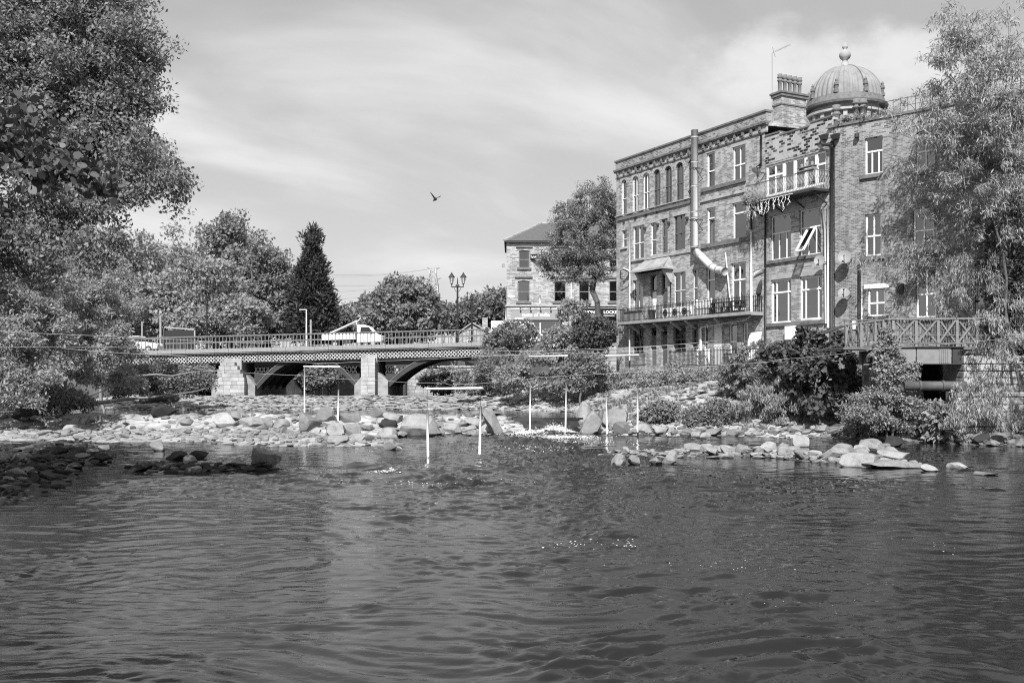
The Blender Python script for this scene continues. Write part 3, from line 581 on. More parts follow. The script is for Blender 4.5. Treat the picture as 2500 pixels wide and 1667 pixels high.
for a, b_ in zip(lv[:-1], lv[1:]):
    for s in (-1,1):
        for y in (-1,1): m.bar((-s*pyw(a), y*pyw(a), a), (s*pyw(b_), y*pyw(b_), b_), .2); m.bar((y*pyw(a), -s*pyw(a), a), (y*pyw(b_), s*pyw(b_), b_), .2)
m.build('tower', 'galv', py_)
for pyy, wl, wr in ((655,15,17),(680,23,21),(696,19,16)):
    z = zz(pyy); m = MB()
    for s, wd in ((-1,wl),(1,wr)):
        X = s*wd*Y/F; m.bar((0,-.6,z), (X,0,z+.3), .22).bar((0,.6,z-1.4), (X,0,z+.3), .22).bar((X,0,z+.3), (X,0,z-1.6), .18)
        for k in range(1,4): a = k/4; m.bar((X*a,0,z+.3*a),(X*a,0,z-1.4*(1-a)),.12)
    m.build('cross_arm', 'galv', py_)
for i, (pyy, pe) in enumerate(((658,668),(683,690),(684,712),(699,733),(657,662))):
    a = Vector((px0-(15 if i in (0,4) else 22)*Y/F, Y, H+(HZ-pyy)/F*Y)); b_ = Vector((GX(700,330), 330, H+(HZ-pe)/F*330))
    pts = [a.lerp(b_, k/12)-Vector((0,0,3.0*4*(k/12)*(1-k/12)*.6)) for k in range(13)]
    tag(MB().tube(pts, .05, 4).build('power_line', 'galv'), 'thin overhead power cable strung left from the pylon', 'cable', 'power lines from the pylon')
Y = 118; wl = empty('retaining_wall', (GX(1060,Y), Y, .9), 'coursed stone river wall seen through the right arch', 'wall')
x0 = GX(940,Y)-wl.location.x; x1 = GX(1180,Y)-wl.location.x
MB().box(x0-2, x1+4, 0, 1.5, 0, 3.2).build('wall_face', 'rubble_wall', wl)
rr = random.Random(5)
for r_ in range(7):
    x = x0-rr.random()*.5
    while x < x1:
        w_ = rr.uniform(.5,1.1); MB().box(x+.02, x+w_-.02, -.06-rr.random()*.07, .0, .12+r_*.42+.015, .12+(r_+1)*.42-.015).build('stone_block', rr.choice(['ashlar','ashlar_dark','pale_stone']), wl); x += w_
MB().box(x0-2, x1+4, -.1, 1.6, 3.2, 3.4).build('coping', 'pale_stone', wl)
Y = 124; sh = empty('low_shed', (GX(1090,Y), Y, 4.2), 'pale flat roofed shed above the river wall, under the right arch', 'shed'); w = (GX(1098,Y)-GX(1055,Y))/2
MB().box(-w-1,w,0,5,0,1.6).build('wall', 'board_grey', sh); MB().box(-w-1.2,w+.2,-.2,5.2,1.6,1.75).build('roof', 'offwhite', sh)

# ------------------------------------------------------------------ buildings: facades in their own frames
class Facade:
    """local x along the front (towards the right), y into the building, z up from the base"""
    def __init__(s, O, d, zb): s.O = Vector(O); s.d = Vector(d).normalized(); s.n = Vector((-s.d.y, s.d.x)); s.zb = zb; s.rz = math.atan2(s.d.y, s.d.x)   # n points into the building
    def x(s, px, off=0): # off = distance in front of the front plane
        r = (px-1250)/F; ox, oy = s.O-s.n*off; return (r*oy-ox)/(s.d.x-r*s.d.y)
    def z(s, px, py, off=0): t = s.x(px, off); Y = s.O.y-s.n.y*off+t*s.d.y; return H+(HZ-py)/F*Y-s.zb
    def p(s, px, py, off=0): return Vector((s.x(px, off), -off, s.z(px, py, off)))
    def w(s, x, y, z): q = s.O+s.d*x+s.n*y; return Vector((q.x, q.y, z+s.zb))
def wall(fr, name, x0, x1, z0, z1, ops, mat, parent, depth=.22, y=0.0):
    """front wall with real openings; ops = (x0,x1,z0,z1,arch)"""
    X = sorted({x0, x1}|{round(v, 4) for o in ops for v in o[:2]}); Z = sorted({z0, z1}|{round(v, 4) for o in ops for v in o[2:4]})
    m = MB()
    for i in range(len(X)-1):
        run = None
        for k in range(len(Z)-1):
            cx, cz = (X[i]+X[i+1])/2, (Z[k]+Z[k+1])/2
            hole = any(o[0] < cx < o[1] and o[2] < cz < o[3] for o in ops)
            if not hole and run is None: run = Z[k]
            if run is not None and (hole or k == len(Z)-2):
                top = Z[k] if hole else Z[k+1]
                m.quad((X[i],y,run),(X[i+1],y,run),(X[i+1],y,top),(X[i],y,top)); run = None
    for o in ops:
        a, b_, c, d = o[:4]; yb = y+depth
        m.quad((a,y,c),(a,yb,c),(a,yb,d),(a,y,d)); m.quad((b_,y,c),(b_,y,d),(b_,yb,d),(b_,yb,c)); m.quad((a,y,c),(b_,y,c),(b_,yb,c),(a,yb,c))
        if not (len(o) > 4 and o[4]): m.quad((a,y,d),(a,yb,d),(b_,yb,d),(b_,y,d))
        else:
            rise = o[4]; w = (b_-a)/2; cx = (a+b_)/2; n = 12; pts = []
            for k in range(n+1):
                q = math.pi*k/n; pts.append((cx-w*math.cos(q), d-rise+rise*math.sin(q)))
            for k in range(n):
                (xa, za), (xb, zb) = pts[k], pts[k+1]
                m.quad((xa,y,za),(xb,y,zb),(xb,y,d),(xa,y,d)); m.quad((xa,y,za),(xa,yb,za),(xb,yb,zb),(xb,y,zb))
    return m.build(name, mat, parent)
def window(parent, o, style='sash', mat='white_paint', curtain=None, fw=.055, yd=.14, name='window'):
    x0, x1, z0, z1 = o[:4]; rise = o[4] if len(o) > 4 else 0; m = MB(); y0, y1 = yd-.03, yd+.05; g = .003
    w, h = x1-x0, z1-z0; m.box(x0+g, x0+fw, y0, y1, z0+g, z1-g-rise*.55).box(x1-fw, x1-g, y0, y1, z0+g, z1-g-rise*.55).box(x0+fw, x1-fw, y0, y1, z0+g, z0+fw)
    if not rise: m.box(x0+fw, x1-fw, y0, y1, z1-fw, z1-g)
    else:
        n = 10
        for k in range(n):
            q0, q1 = math.pi*k/n, math.pi*(k+1)/n; c = (x0+x1)/2
            m.bar((c-(w/2-fw*.5)*math.cos(q0), yd, z1-rise+(rise-fw*.5)*math.sin(q0)), (c-(w/2-fw*.5)*math.cos(q1), yd, z1-rise+(rise-fw*.5)*math.sin(q1)), .08, fw, up=(0,1,0))
    V = []; Hh = []
    if style == 'sash': V = [.5]; Hh = [.48]
    elif style == 'sash1': Hh = [.48]
    elif style == 'fanlight': Hh = [.72]
    elif style == 'top': Hh = [.62]
    elif style == 'cross': V = [.5]; Hh = [.64]
    elif style == 'tilt3': V = [.36, .72]; Hh = [.60]
    elif style == 'cross3': V = [.22, .78]; Hh = [.70]
    elif style == 'split': V = [.5]
    for f in V:
        zt = z0+h*Hh[0] if style in ('tilt3',) else z1-fw-rise*.05
        m.box(x0+w*f-fw*.4, x0+w*f+fw*.4, y0+.008, y1-.008, z0+fw, zt)
    for f in Hh: m.box(x0+fw, x1-fw, y0-.012, y1-.004, z0+h*f-fw*.5, z0+h*f+fw*.5)
    fo = m.build(name, mat, parent)
    xs_ = [x0+fw*.6]+[x0+w*f for f in V]+[x1-fw*.6]; zs_ = [z0+fw*.6]+[z0+h*f for f in Hh]+[z1-fw*.6]
    for i in range(len(xs_)-1):
        for k in range(len(zs_)-1):
            if rise and k == len(zs_)-2:
                q = MB(); a, b_ = xs_[i], xs_[i+1]; pts = [(a, yd+.02, zs_[k]), (b_, yd+.02, zs_[k])]
                c = (x0+x1)/2
                for t_ in np.linspace(b_, a, 8): pts.append((t_, yd+.02, z1-rise+rise*math.sqrt(max(0, 1-((t_-c)/(w/2))**2))-fw*.3))
                q.add(pts, [tuple(range(len(pts)))]).build('pane', 'window_glass', fo)
            else: MB().quad((xs_[i],yd+.02,zs_[k]),(xs_[i+1],yd+.02,zs_[k]),(xs_[i+1],yd+.02,zs_[k+1]),(xs_[i],yd+.02,zs_[k+1])).build('pane', 'window_glass', fo)
    if curtain:
        kind, frac = curtain[0], curtain[1]; cm = 'curtain' if kind != 'g' else 'curtain_grey'; q = MB(); yc = yd+.16
        def folds(a, b_, zb_, zt_, n):
            for k in range(n):
                u, v = a+(b_-a)*k/n, a+(b_-a)*(k+1)/n; mid = (u+v)/2
                q.quad((u,yc,zb_),(mid,yc+.05,zb_),(mid,yc+.05,zt_),(u,yc,zt_)); q.quad((mid,yc+.05,zb_),(v,yc,zb_),(v,yc,zt_),(mid,yc+.05,zt_))
        if kind == 'L': folds(x0, x0+w*frac, z0, z1, 5)
        elif kind == 'R': folds(x1-w*frac, x1, z0, z1, 5)
        elif kind == 'B': q.quad((x0,yc,z1-h*frac),(x1,yc,z1-h*frac),(x1,yc,z1),(x0,yc,z1))
        else:
            k = x0
            while k < x1-.03: q.quad((k,yc,z0),(k+.085,yc+.02,z0),(k+.085,yc+.02,z1),(k,yc,z1)); k += .13 if kind == 'V' else .10
        q.build('curtain', cm, fo)
    return fo
def sill(parent, o, mat='sill_stone', h=.14, ex=.12, out=.12, name='sill', y=0): return MB().box(o[0]-ex, o[1]+ex, y-out, y+.10, o[2]-h, o[2]+.004).build(name, mat, parent)
def lintel(parent, o, mat='pale_stone', h=.26, ex=.14, out=.02): return MB().box(o[0]-ex, o[1]+ex, -out, .05, o[3]-.003, o[3]+h).build('lintel', mat, parent)
def band(fr, parent, pa, pb, thick, out, mat, name='string_course', y=.04):
    za = fr.z(*pa); return MB().box(fr.x(pa[0]), fr.x(pb[0]), -out, y, za-thick, za).build(name, mat, parent)
def rect(fr, l, r, t_, b_, rise=0):
    """opening from the photograph: left, right, mean top row, mean bottom row"""
    c = (l+r)/2; return (fr.x(l), fr.x(r), fr.z(c, b_), fr.z(c, t_), rise) if rise else (fr.x(l), fr.x(r), fr.z(c, b_), fr.z(c, t_))

# ---- A: long stone building with arched top windows
A = Facade(BUILD_A, (.461, -.887), 3.2)
ba = empty('stone_building', (A.O.x, A.O.y, A.zb), 'four storey soot stained stone building with a row of arched top windows and long balcony', 'building', rz=A.rz)
xA = A.x(1868); zpar = A.z(1505, 394)
opsA = []; winA = []
def addw(o, *a, **k): opsA.append(o); winA.append((o, a, k))
cur = [('L',.55),('L',.9),('R',.9),('L',.45),('R',.35),('R',.3),None]
zt_a, zb_a = A.z(1603, 413.7), A.z(1603, 507.5)
arcs = [(1517,1530),(1543.5,1559),(1569,1585.5),(1595,1612.5),(1622,1640.5),(1649.5,1669),(1678.5,1699)]
for i, (l, r) in enumerate(arcs):
    o = (A.x(l), A.x(r), zb_a, zt_a, (A.x(r)-A.x(l))/2); addw(o, 'sash' if i else 'sash1', 'timber' if i > 2 else 'white_paint', cur[i], fw=.05)
addw(rect(A,1725,1745,372,459), 'sash1', 'white_paint', ('L',.25), fw=.085); addw(rect(A,1788,1820,356,444), 'sash', 'white_paint', None, fw=.085)
addw(rect(A,1518.5,1530,562,603.5), 'sash1', 'offwhite', None)
addw(rect(A,1545,1572,551,632), 'sash', 'white_paint', ('L',.5)); addw(rect(A,1588,1602.5,543.5,624), 'sash1', 'white_paint', ('L',.95)); addw(rect(A,1614.5,1630,534,618), 'sash1', 'timber_pale', ('V',1)); addw(rect(A,1645,1673,525,610), 'sash', 'timber', None)
addw(rect(A,1725.5,1745,507,597), 'fanlight', 'white_paint', None, fw=.085); addw(rect(A,1788,1822,493,586), 'fanlight', 'white_paint', None, fw=.085)
addw(rect(A,1545,1569.5,683,759), 'sash', 'offwhite', ('B',.38)); addw(rect(A,1644,1673.7,664,750), 'sash', 'offwhite', ('V',1)); addw(rect(A,1690.5,1703.5,657,744), 'sash1', 'offwhite', ('V',1))
addw(rect(A,1724.5,1745.5,652,764), 'fanlight', 'white_paint', None, fw=.09); addw(rect(A,1785,1820.5,641,756), 'cross', 'white_paint', None, fw=.095)
od1, od2 = rect(A,1588,1603,672,777), rect(A,1615,1630,668,775); opsA += [od1, od2]
gz_ = A.z(1600, 893)
og = [(A.x(l), A.x(r), gz_+(.9 if l in (1545, 1644, 1690) else 0), A.z((l+r)/2, t_)) for l, r, t_ in ((1545,1571,801),(1588,1602.5,799),(1614,1629,797),(1644,1674,794),(1690,1703,791),(1718,1729,792),(1743,1762,790),(1780,1799,789),(1814,1826,788))]
opsA += og
wall(A, 'front_wall', 0, xA, -1.6, zpar-1.27, opsA, 'coursed_stone', ba)
for o, a, k in winA:
    window(ba, o, *a, **k)
    if len(o) == 4 or o[4] == 0: lintel(ba, o, 'pale_stone' if R.random() < .6 else 'coursed_stone', out=.012)
# parapet, cornice, brackets
MB().box(-.02, A.x(1872), -.06, .34, zpar-.70, zpar-.12).build('parapet', 'parapet_brick', ba); MB().box(-.10, A.x(1872)+.06, -.14, .42, zpar-.12, zpar).build('coping', 'sill_stone', ba)
MB().box(-.16, A.x(1872)+.1, -.20, .1, zpar-.83, zpar-.70).box(-.14, A.x(1872)+.08, -.14, .1, zpar-.92, zpar-.83).build('cornice', 'sill_stone', ba)
MB().box(-.01, A.x(1872), -.03, .1, zpar-1.27, zpar-.92).build('frieze', 'sooty_stone', ba); MB().box(-.06, A.x(1872)+.02, -.07, .06, zpar-1.36, zpar-1.28).build('moulding', 'sill_stone', ba)
br_me = MB().box(-.08, .08, -.11, 0, 0, .22).box(-.08, .08, -.07, 0, -.12, 0).mesh('cornice_bracket', 'sill_stone')
x = .35
while x < A.x(1870): put('cornice_bracket', br_me, ba, (x, -.05, zpar-1.16)); x += .78
band(A, ba, (1508,534), (1697,470), .20, .10, 'sill_stone'); band(A, ba, (1505,529), (1697,470), .06, .16, 'pale_stone')
band(A, ba, (1541,636), (1690,600), .16, .08, 'pale_stone'); band(A, ba, (1714,462), (1822,440), .24, .12, 'sill_stone'); band(A, ba, (1712,488), (1834,440), .20, .10, 'sooty_stone'); band(A, ba, (1714,598), (1834,440), .26, .12, 'sill_stone')
for l in (1523,1551,1577,1604,1632,1660): put('vent_brick', MB().box(-.13,.13,-.02,.01,-.11,.11).mesh('vent_brick', 'dark_iron'), ba, (A.x(l), 0, A.z(l, 544-(l-1523)*.33)))
for l, r in arcs[:6]: # stone arch rings
    x0, x1 = A.x(l), A.x(r); c = (x0+x1)/2; w = (x1-x0)/2; n = 9; zc = zt_a-w
    for k in range(n):
        q0, q1 = math.pi*k/n+.03, math.pi*(k+1)/n-.03; poly = [(c-w*math.cos(q0), zc+w*math.sin(q0)), (c-w*math.cos(q1), zc+w*math.sin(q1)), (c-(w+.26)*math.cos(q1), zc+(w+.26)*math.sin(q1)), (c-(w+.26)*math.cos(q0), zc+(w+.26)*math.sin(q0))]
        MB().prism(poly[::-1], -.02, .02).build('arch_stone', 'pale_stone', ba)
for o in winA[9:11]: sill(ba, o[0], 'pale_stone')
# body of the building
MB().box(.0, .25, .03, 12, -1.6, zpar-.75).box(.26, xA, 11.7, 12, -.6, zpar-1.0).box(xA-.25, xA, 7, 11.68, 0, zpar-1.0).build('rear_walls', 'coursed_stone', ba)
MB().box(.02, .30, .36, 12, zpar-.74, zpar-.1).build('side_parapet', 'parapet_brick', ba)
MB().quad((.3,.3,zpar-.9),(xA,.3,zpar-.9),(xA,11.9,zpar-.4),(.3,11.9,zpar-.4)).build('roof', 'slate', ba)
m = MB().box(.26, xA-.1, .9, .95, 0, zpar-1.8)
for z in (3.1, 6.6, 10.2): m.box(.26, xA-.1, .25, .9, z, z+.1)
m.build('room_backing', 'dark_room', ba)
q = MB().lathe([(.22,0),(.22,.3),(.16,.35),(.15,1.0),(.20,1.05),(.20,1.15),(.14,1.2),(.19,1.28),(.19,1.4),(.1,1.4)], 10); p = A.p(1803, 268, -3); q.build('chimney_pot', 'pot_clay', ba, loc=(p.x, p.y, zpar-.5))
MB().box(A.x(1740,-2), A.x(1768,-2), 2, 3, zpar-.9, zpar+.28).build('roof_hatch', 'dark_iron', ba)
m = MB(); b0 = A.p(1556, 372, -4); m.tube([(b0.x,b0.y,zpar-1),(b0.x,b0.y,zpar+1.5)], .02, 5).bar((b0.x-.1,b0.y,zpar+1.45),(b0.x+1.2,b0.y-.2,zpar+1.5),.025)
for k in range(6): m.bar((b0.x+.2*k,b0.y-.25,zpar+1.46),(b0.x+.2*k,b0.y+.2,zpar+1.46),.015)
m.build('television_aerial', 'dark_iron', ba)
# doors at balcony level under a stone hood
for o, mt, name in ((od1, 'white_paint', 'door'), (od2, 'door_grey', 'door')):
    h = o[3]-o[2]; d_ = MB().box(o[0]+.04, o[1]-.04, .14, .19, o[2]+.02, o[2]+h*.62)
    for k in (0, 1):
        for q in (0, 1): w_ = o[1]-o[0]-.08; d_.box(o[0]+.1+k*w_*.48, o[0]+.04+w_*(.43+k*.48), .125, .14, o[2]+.15+q*h*.31, o[2]+h*(.27+q*.3))
    d_ = d_.build(name, mt, ba); d_['label'] = 'white panelled door' if mt == 'white_paint' else 'dark grey panelled door'
    MB().box(o[1]-.16, o[1]-.11, .08, .13, o[2]+h*.3, o[2]+h*.32).build('handle', 'galv', d_)
    MB().box(o[0]+.003, o[0]+.06, .1, .2, o[2], o[3]-.003).box(o[1]-.06, o[1]-.003, .1, .2, o[2], o[3]-.003).box(o[0]+.06, o[1]-.06, .1, .2, o[2]+h*.62, o[2]+h*.66).build('door_frame', 'timber', ba)
    MB().quad((o[0]+.06,.16,o[2]+h*.66),(o[1]-.06,.16,o[2]+h*.66),(o[1]-.06,.16,o[3]),(o[0]+.06,.16,o[3])).build('fanlight_pane', 'window_glass', ba)
hx0, hx1, hz0 = A.x(1571), A.x(1640), A.z(1600, 664)
m = MB().add([(hx0-.25,-.95,hz0),(hx1+.25,-.95,hz0),(hx1+.25,.0,hz0),(hx0-.25,.0,hz0),(hx0-.25,-.95,hz0+.16),(hx1+.25,-.95,hz0+.16),(hx1-.25,.0,hz0+.95),(hx0+.25,.0,hz0+.95)], [(0,1,2,3),(0,4,5,1),(4,7,6,5),(1,5,6,2),(0,3,7,4)])
m.box(hx0-.3, hx1+.3, -1.02, -.2, hz0+.0, hz0+.09); hd = m.build('door_hood', 'ashlar_dark', ba)
for x in (hx0+.05, hx1-.05): MB().prism([(0,0),(.0,.0),(.0,-.9),(.05,-.9)], -.1, .1); MB().add([(x-.12,0,hz0-.01),(x+.12,0,hz0-.01),(x+.12,-.75,hz0-.01),(x-.12,-.75,hz0-.01),(x-.12,0,hz0-.95),(x+.12,0,hz0-.95),(x+.12,-.18,hz0-.85),(x-.12,-.18,hz0-.85)], [(0,1,2,3),(2,6,7,3),(0,3,7,4),(1,5,6,2),(4,7,6,5)]).build('hood_bracket', 'pale_stone', hd)
# long balcony
zs = A.z(1505, 791); bx0, bx1, bo = A.x(1509,.95), A.x(1834,.95), .95
bal = MB().box(bx0, bx1, -bo, -.002, zs-.20, zs).box(bx0, bx1+.0, -bo-.05, -bo, zs-.16, zs+.03).build('balcony', 'concrete', ba)
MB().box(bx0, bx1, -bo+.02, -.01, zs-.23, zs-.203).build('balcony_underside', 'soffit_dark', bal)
for l in (1551,1580,1610,1652,1688,1760): x = A.x(l, .4); MB().bar((x, -.9, zs-.22), (x, -.03, zs-.75), .12, .14).build('bracket', 'pale_stone', bal)
bar_me = MB().box(-.014,.014,-.014,.014,0,1.0).mesh('railing_bar', 'black_iron')
hoop = MB()
hoop.tube([(-.11*math.cos(q), 0, .16*math.sin(q)) for q in np.linspace(0, math.pi, 7)], .014, 4); hoop_me = hoop.mesh('railing_hoop', 'black_iron')
n = int((bx1-bx0)/.155)
for k in range(n): put('railing_bar', bar_me, bal, (bx0+.06+k*.155, -bo+.03, zs))
for k in range(0, n-2, 3): put('railing_hoop', hoop_me, bal, (bx0+.06+(k+.7)*.155, -bo+.03, zs+.93))
MB().box(bx0, bx1, -bo+.01, -bo+.05, zs+.90, zs+.93).box(bx0, bx1, -bo+.01, -bo+.05, zs+.08, zs+.11).box(bx1-.03, bx1, -bo+.05, -.02, zs+.90, zs+.93).box(bx0, bx0+.03, -bo+.05, -.02, zs+.90, zs+.93).build('handrail', 'black_iron', bal)
for k in range(5): put('railing_bar', bar_me, bal, (bx1-.015, -.12-k*.16, zs)); put('railing_bar', bar_me, bal, (bx0+.015, -.12-k*.16, zs))
# ground floor fillings
for i, o in enumerate(og):
    if i in (0, 3, 4): window(ba, o, 'sash', 'timber', None, fw=.07, yd=.15)
    elif i in (1, 2): dm = MB().box(o[0]+.05, o[1]-.05, .14, .20, o[2], o[2]+2.1).build('door', 'door_grey' if i == 2 else 'timber', ba); window(ba, (o[0], o[1], o[2]+2.1, o[3]), 'plain', 'timber', None)
    elif i == 6: MB().box(o[0]+.01, o[1]-.01, .02, .10, o[2], o[3]-.01).build('door', 'offwhite', ba)
    else: window(ba, (o[0], o[1], o[2]+.4, o[3]), 'sash1', 'white_paint', None, fw=.085, yd=.12); MB().box(o[0]+.002, o[1]-.002, .05, .2, o[2], o[2]+.398).build('wall_panel', 'white_paint', ba)
def pipe(parent, pts, r, mat, name='downpipe', n=8): return MB().tube(pts, r, n).build(name, mat, parent, True)
def pp(fr, L, off): return [fr.p(a, b_, off) for a, b_ in L]
pipe(ba, pp(A, [(1711,865),(1711,801)], .12), .09, 'white_plastic'); pipe(ba, pp(A, [(1711,799),(1820,781),(1834,770)], .5), .06, 'pale_stone', 'waste_pipe')
pipe(ba, pp(A, [(1834,766),(1834,565)], .12), .075, 'white_plastic'); pipe(ba, pp(A, [(1834,560),(1834,470)], .12), .06, 'black_iron')
pipe(ba, pp(A, [(1858,400),(1858,330)], .1), .06, 'black_iron'); pipe(ba, pp(A, [(1851,425),(1848,408),(1858,400)], .1), .06, 'black_iron')
pipe(ba, pp(A, [(1537.5,757),(1537.5,545)], .12), .055, 'offwhite'); pipe(ba, pp(A, [(1637,760),(1637,665)], .1), .045, 'black_iron'); pipe(ba, pp(A, [(1537,880),(1537,802)], .3), .06, 'offwhite')
m = MB(); 
for a, b_ in (((1515,660),(1515,680)),((1515,680),(1533,683)),((1520,657),(1534,664)),((1534,664),(1534,683))): m.bar(A.p(*a,.5), A.p(*b_,.3), .05)
m.build('bracket_lamp', 'black_iron', ba); MB().bar(A.p(1522,655,.6), A.p(1534,661,.2), .22, .08).build('sign_bracket_light', 'offwhite', ba)
for l, t_ in ((1574,562),(1605,553),(1632,549),(1677,538)): MB().lathe([(.02,0),(.1,.05),(.12,.2),(.04,.25)], 8, A.p(l, t_, .12)).build('wall_lamp', 'dark_iron', ba)
# big steel flue strapped to the front
fl = empty('ventilation_duct', A.w(A.x(1697), -.45, 3.5), 'fat pale steel ventilation duct running up the stone building and bending at its foot', 'duct')
R3 = Matrix.Rotation(A.rz, 3, 'Z')
def dp(px, py, off=.45): v = A.p(px, py, off); return A.w(v.x, v.y, v.z)-fl.location
top = dp(1696,318); pts = [top, dp(1696,602), dp(1700,614), dp(1712,626), dp(1738,652), dp(1750,658), dp(1768,662)]
MB().tube(pts, .24, 16).build('duct_pipe', 'duct_steel', fl, True)
for py in (335, 396, 455, 517, 532, 602): a = dp(1696,py); MB().tube([a+Vector((0,0,-.05)), a+Vector((0,0,.05))], .262, 16).build('duct_joint', 'galv', fl, True)
for a, b_ in (((1708.5,624),(1711.5,627)),((1736,650),(1739,653)),((1750,658),(1753,658.5)),((1766,661.5),(1770,662.5))): MB().tube([dp(*a), dp(*b_)], .265, 16).build('duct_joint', 'galv', fl, True)
for py in (412, 537):
    m = MB(); a = A.p(1696, py, .45)
    for s in (-1, 1): q = lambda x, y, z: A.w(x, y, z)-fl.location; m.bar(q(a.x+s*.27, -.70, a.z), q(a.x+s*.27, 0, a.z), .04); m.bar(q(a.x+s*.27,-.6,a.z), q(a.x+s*.27,0,a.z-.7), .03)
    m.bar(A.w(a.x-.27,-.70,a.z)-fl.location, A.w(a.x+.27,-.70,a.z)-fl.location, .04); m.build('wall_strap', 'dark_iron', fl)

# ---- B: middle house with the small balcony
bb = empty('balcony_house', A.w(A.x(1868)+.02, 0, 0), 'narrow stone house with wavy railed balcony and big white windows', 'house', rz=A.rz)
Bx0 = A.x(1868)+.02; xB = A.x(2035)-Bx0
class Sub(Facade): pass
Bf = Facade(A.O+A.d*Bx0, A.d, A.zb)
obal = (Bf.x(1864.5+6), Bf.x(2017), Bf.z(1940, 466), Bf.z(1940, 387)); d1, d2 = rect(Bf,1881,1931,524,633), rect(Bf,1951.5,2004,509,622); e1, e2 = rect(Bf,1882,1932,681,788), rect(Bf,1952,2006.5,674,780)
wall(Bf, 'front_wall', 0, xB, -1.6, Bf.z(1903,331), [obal, d1, d2, e1, e2], 'coursed_stone', bb)
ztop = Bf.z(1903, 331)
for (l, r, t_, zl) in ((1868,1904,(1886,329),0),(1904,1977,(1940,320.5),0),(1978,2034,(2005,293),0)):
    zt = Bf.z(*t_); MB().box(max(0,Bf.x(l)), min(Bf.x(r),xB), .0, .4, ztop, zt).build('upper_wall', 'sooty_stone', bb); MB().box(max(0,Bf.x(l))-.0, min(Bf.x(r),xB), -.05, .45, zt, zt+.10).build('coping', 'sill_stone', bb)
zq = Bf.z(1940, 384)
MB().box(0, xB, -.015, -.002, zq+.05, ztop-.002).build('upper_stonework', 'sooty_stone', bb)
window(bb, d1, 'tilt3', 'white_paint', None, fw=.07); window(bb, d2, 'tilt3', 'white_paint', None, fw=.07); window(bb, e1, 'cross3', 'white_paint', None, fw=.10); window(bb, e2, 'cross3', 'white_paint', None, fw=.10)
for a, b_ in ((d1,d2),(e1,e2)):
    MB().box(a[0]-.25, b_[1]+.2, -.12, .1, a[2]-.2, a[2]-.002).build('sill', 'sill_stone', bb); MB().box(a[0]-.15, b_[1]+.15, -.02, .05, a[3]+.002, a[3]+.32).build('lintel', 'pale_stone', bb)
# tilted-open light in the right upper window
m = MB(); sx0, sx1 = d2[0]+(d2[1]-d2[0])*.37, d2[0]+(d2[1]-d2[0])*.71; sz0, sz1 = d2[2]+.1, d2[2]+(d2[3]-d2[2])*.59; yo = -.85
for a, b_ in (((sx0,.08,sz1),(sx0,yo,sz0+.1)),((sx1,.08,sz1),(sx1,yo,sz0+.1)),((sx0,yo,sz0+.1),(sx1,yo,sz0+.1)),((sx0,.08,sz1),(sx1,.08,sz1))): m.bar(a, b_, .09)
so = m.build('open_casement', 'white_paint', bb); MB().quad((sx0,.09,sz1),(sx1,.09,sz1),(sx1,yo,sz0+.1),(sx0,yo,sz0+.1)).build('pane', 'window_glass', so)
# glazed doors behind the balcony
w = obal[1]-obal[0]; pcs = [(0,.30,'w'),(.30,.485,'d'),(.485,.665,'d'),(.665,.835,'w'),(.835,1.0,'w')]
for a, b_, k in pcs: o = (obal[0]+w*a, obal[0]+w*b_, obal[2]+(.02 if k == 'd' else .02), obal[3]); window(bb, o, 'plain' if k == 'd' else ('top' if a else 'cross'), 'white_paint', None, fw=.12, name='door' if k == 'd' else 'window', yd=.10)
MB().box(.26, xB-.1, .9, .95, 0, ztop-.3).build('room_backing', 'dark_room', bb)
MB().box(0, xB, 8, 8.3, 0, ztop+1.2).build('rear_wall', 'coursed_stone', bb); MB().quad((0,.4,ztop-.2),(xB,.4,ztop-.2),(xB,8,ztop+1.4),(0,8,ztop+1.4)).build('roof', 'slate', bb)
# balcony
pz_ = Bf.z(1905, 480, .6); qx0, qx1, po = Bf.x(1819,1.2), Bf.x(1987,1.2), 1.2
bz = Bf.z(1986, 458, 1.2)
b2 = MB().box(qx0, qx1, -po, -.003, bz-.14, bz).build('balcony', 'dark_iron', bb)
for l in np.linspace(qx0+.2, qx1-.2, 4): MB().bar((l,-1.1,bz-.15),(l,-.03,bz-.75),.07).build('bracket', 'dark_iron', b2)
wv = MB(); wv.tube([(0, -.05*math.sin(t_*math.pi*2)-(.10*math.sin(t_*math.pi)**2 if t_ < .5 else .10*math.sin(t_*math.pi)**2), t_) for t_ in np.linspace(0, 1, 9)], .021, 4); wv_me = wv.mesh('railing_bar', 'lead_grey')
n = int((qx1-qx0)/.115)
for k in range(n+1): put('railing_bar', wv_me, b2, (qx0+k*.115, -po+.04, bz))
for k in range(int(po/.12)): put('railing_bar', wv_me, b2, (qx1-.02, -.08-k*.12, bz), math.pi/2); put('railing_bar', wv_me, b2, (qx0+.02, -.08-k*.12, bz), -math.pi/2)
MB().box(qx0, qx1, -po+.01, -po+.06, bz+1.0, bz+1.04).box(qx0, qx1, -po+.01, -po+.06, bz+.03, bz+.06).box(qx1-.04, qx1, -po+.06, -.02, bz+1.0, bz+1.04).box(qx0, qx0+.04, -po+.06, -.02, bz+1.0, bz+1.04).build('handrail', 'grey_iron', b2)
lt = empty('icicle_lights', A.w(Bx0+(qx0+qx1)/2, -po, bz), 'unlit white icicle string lights hanging from the small balcony edge', 'string lights', rz=A.rz); xc_ = (qx0+qx1)/2
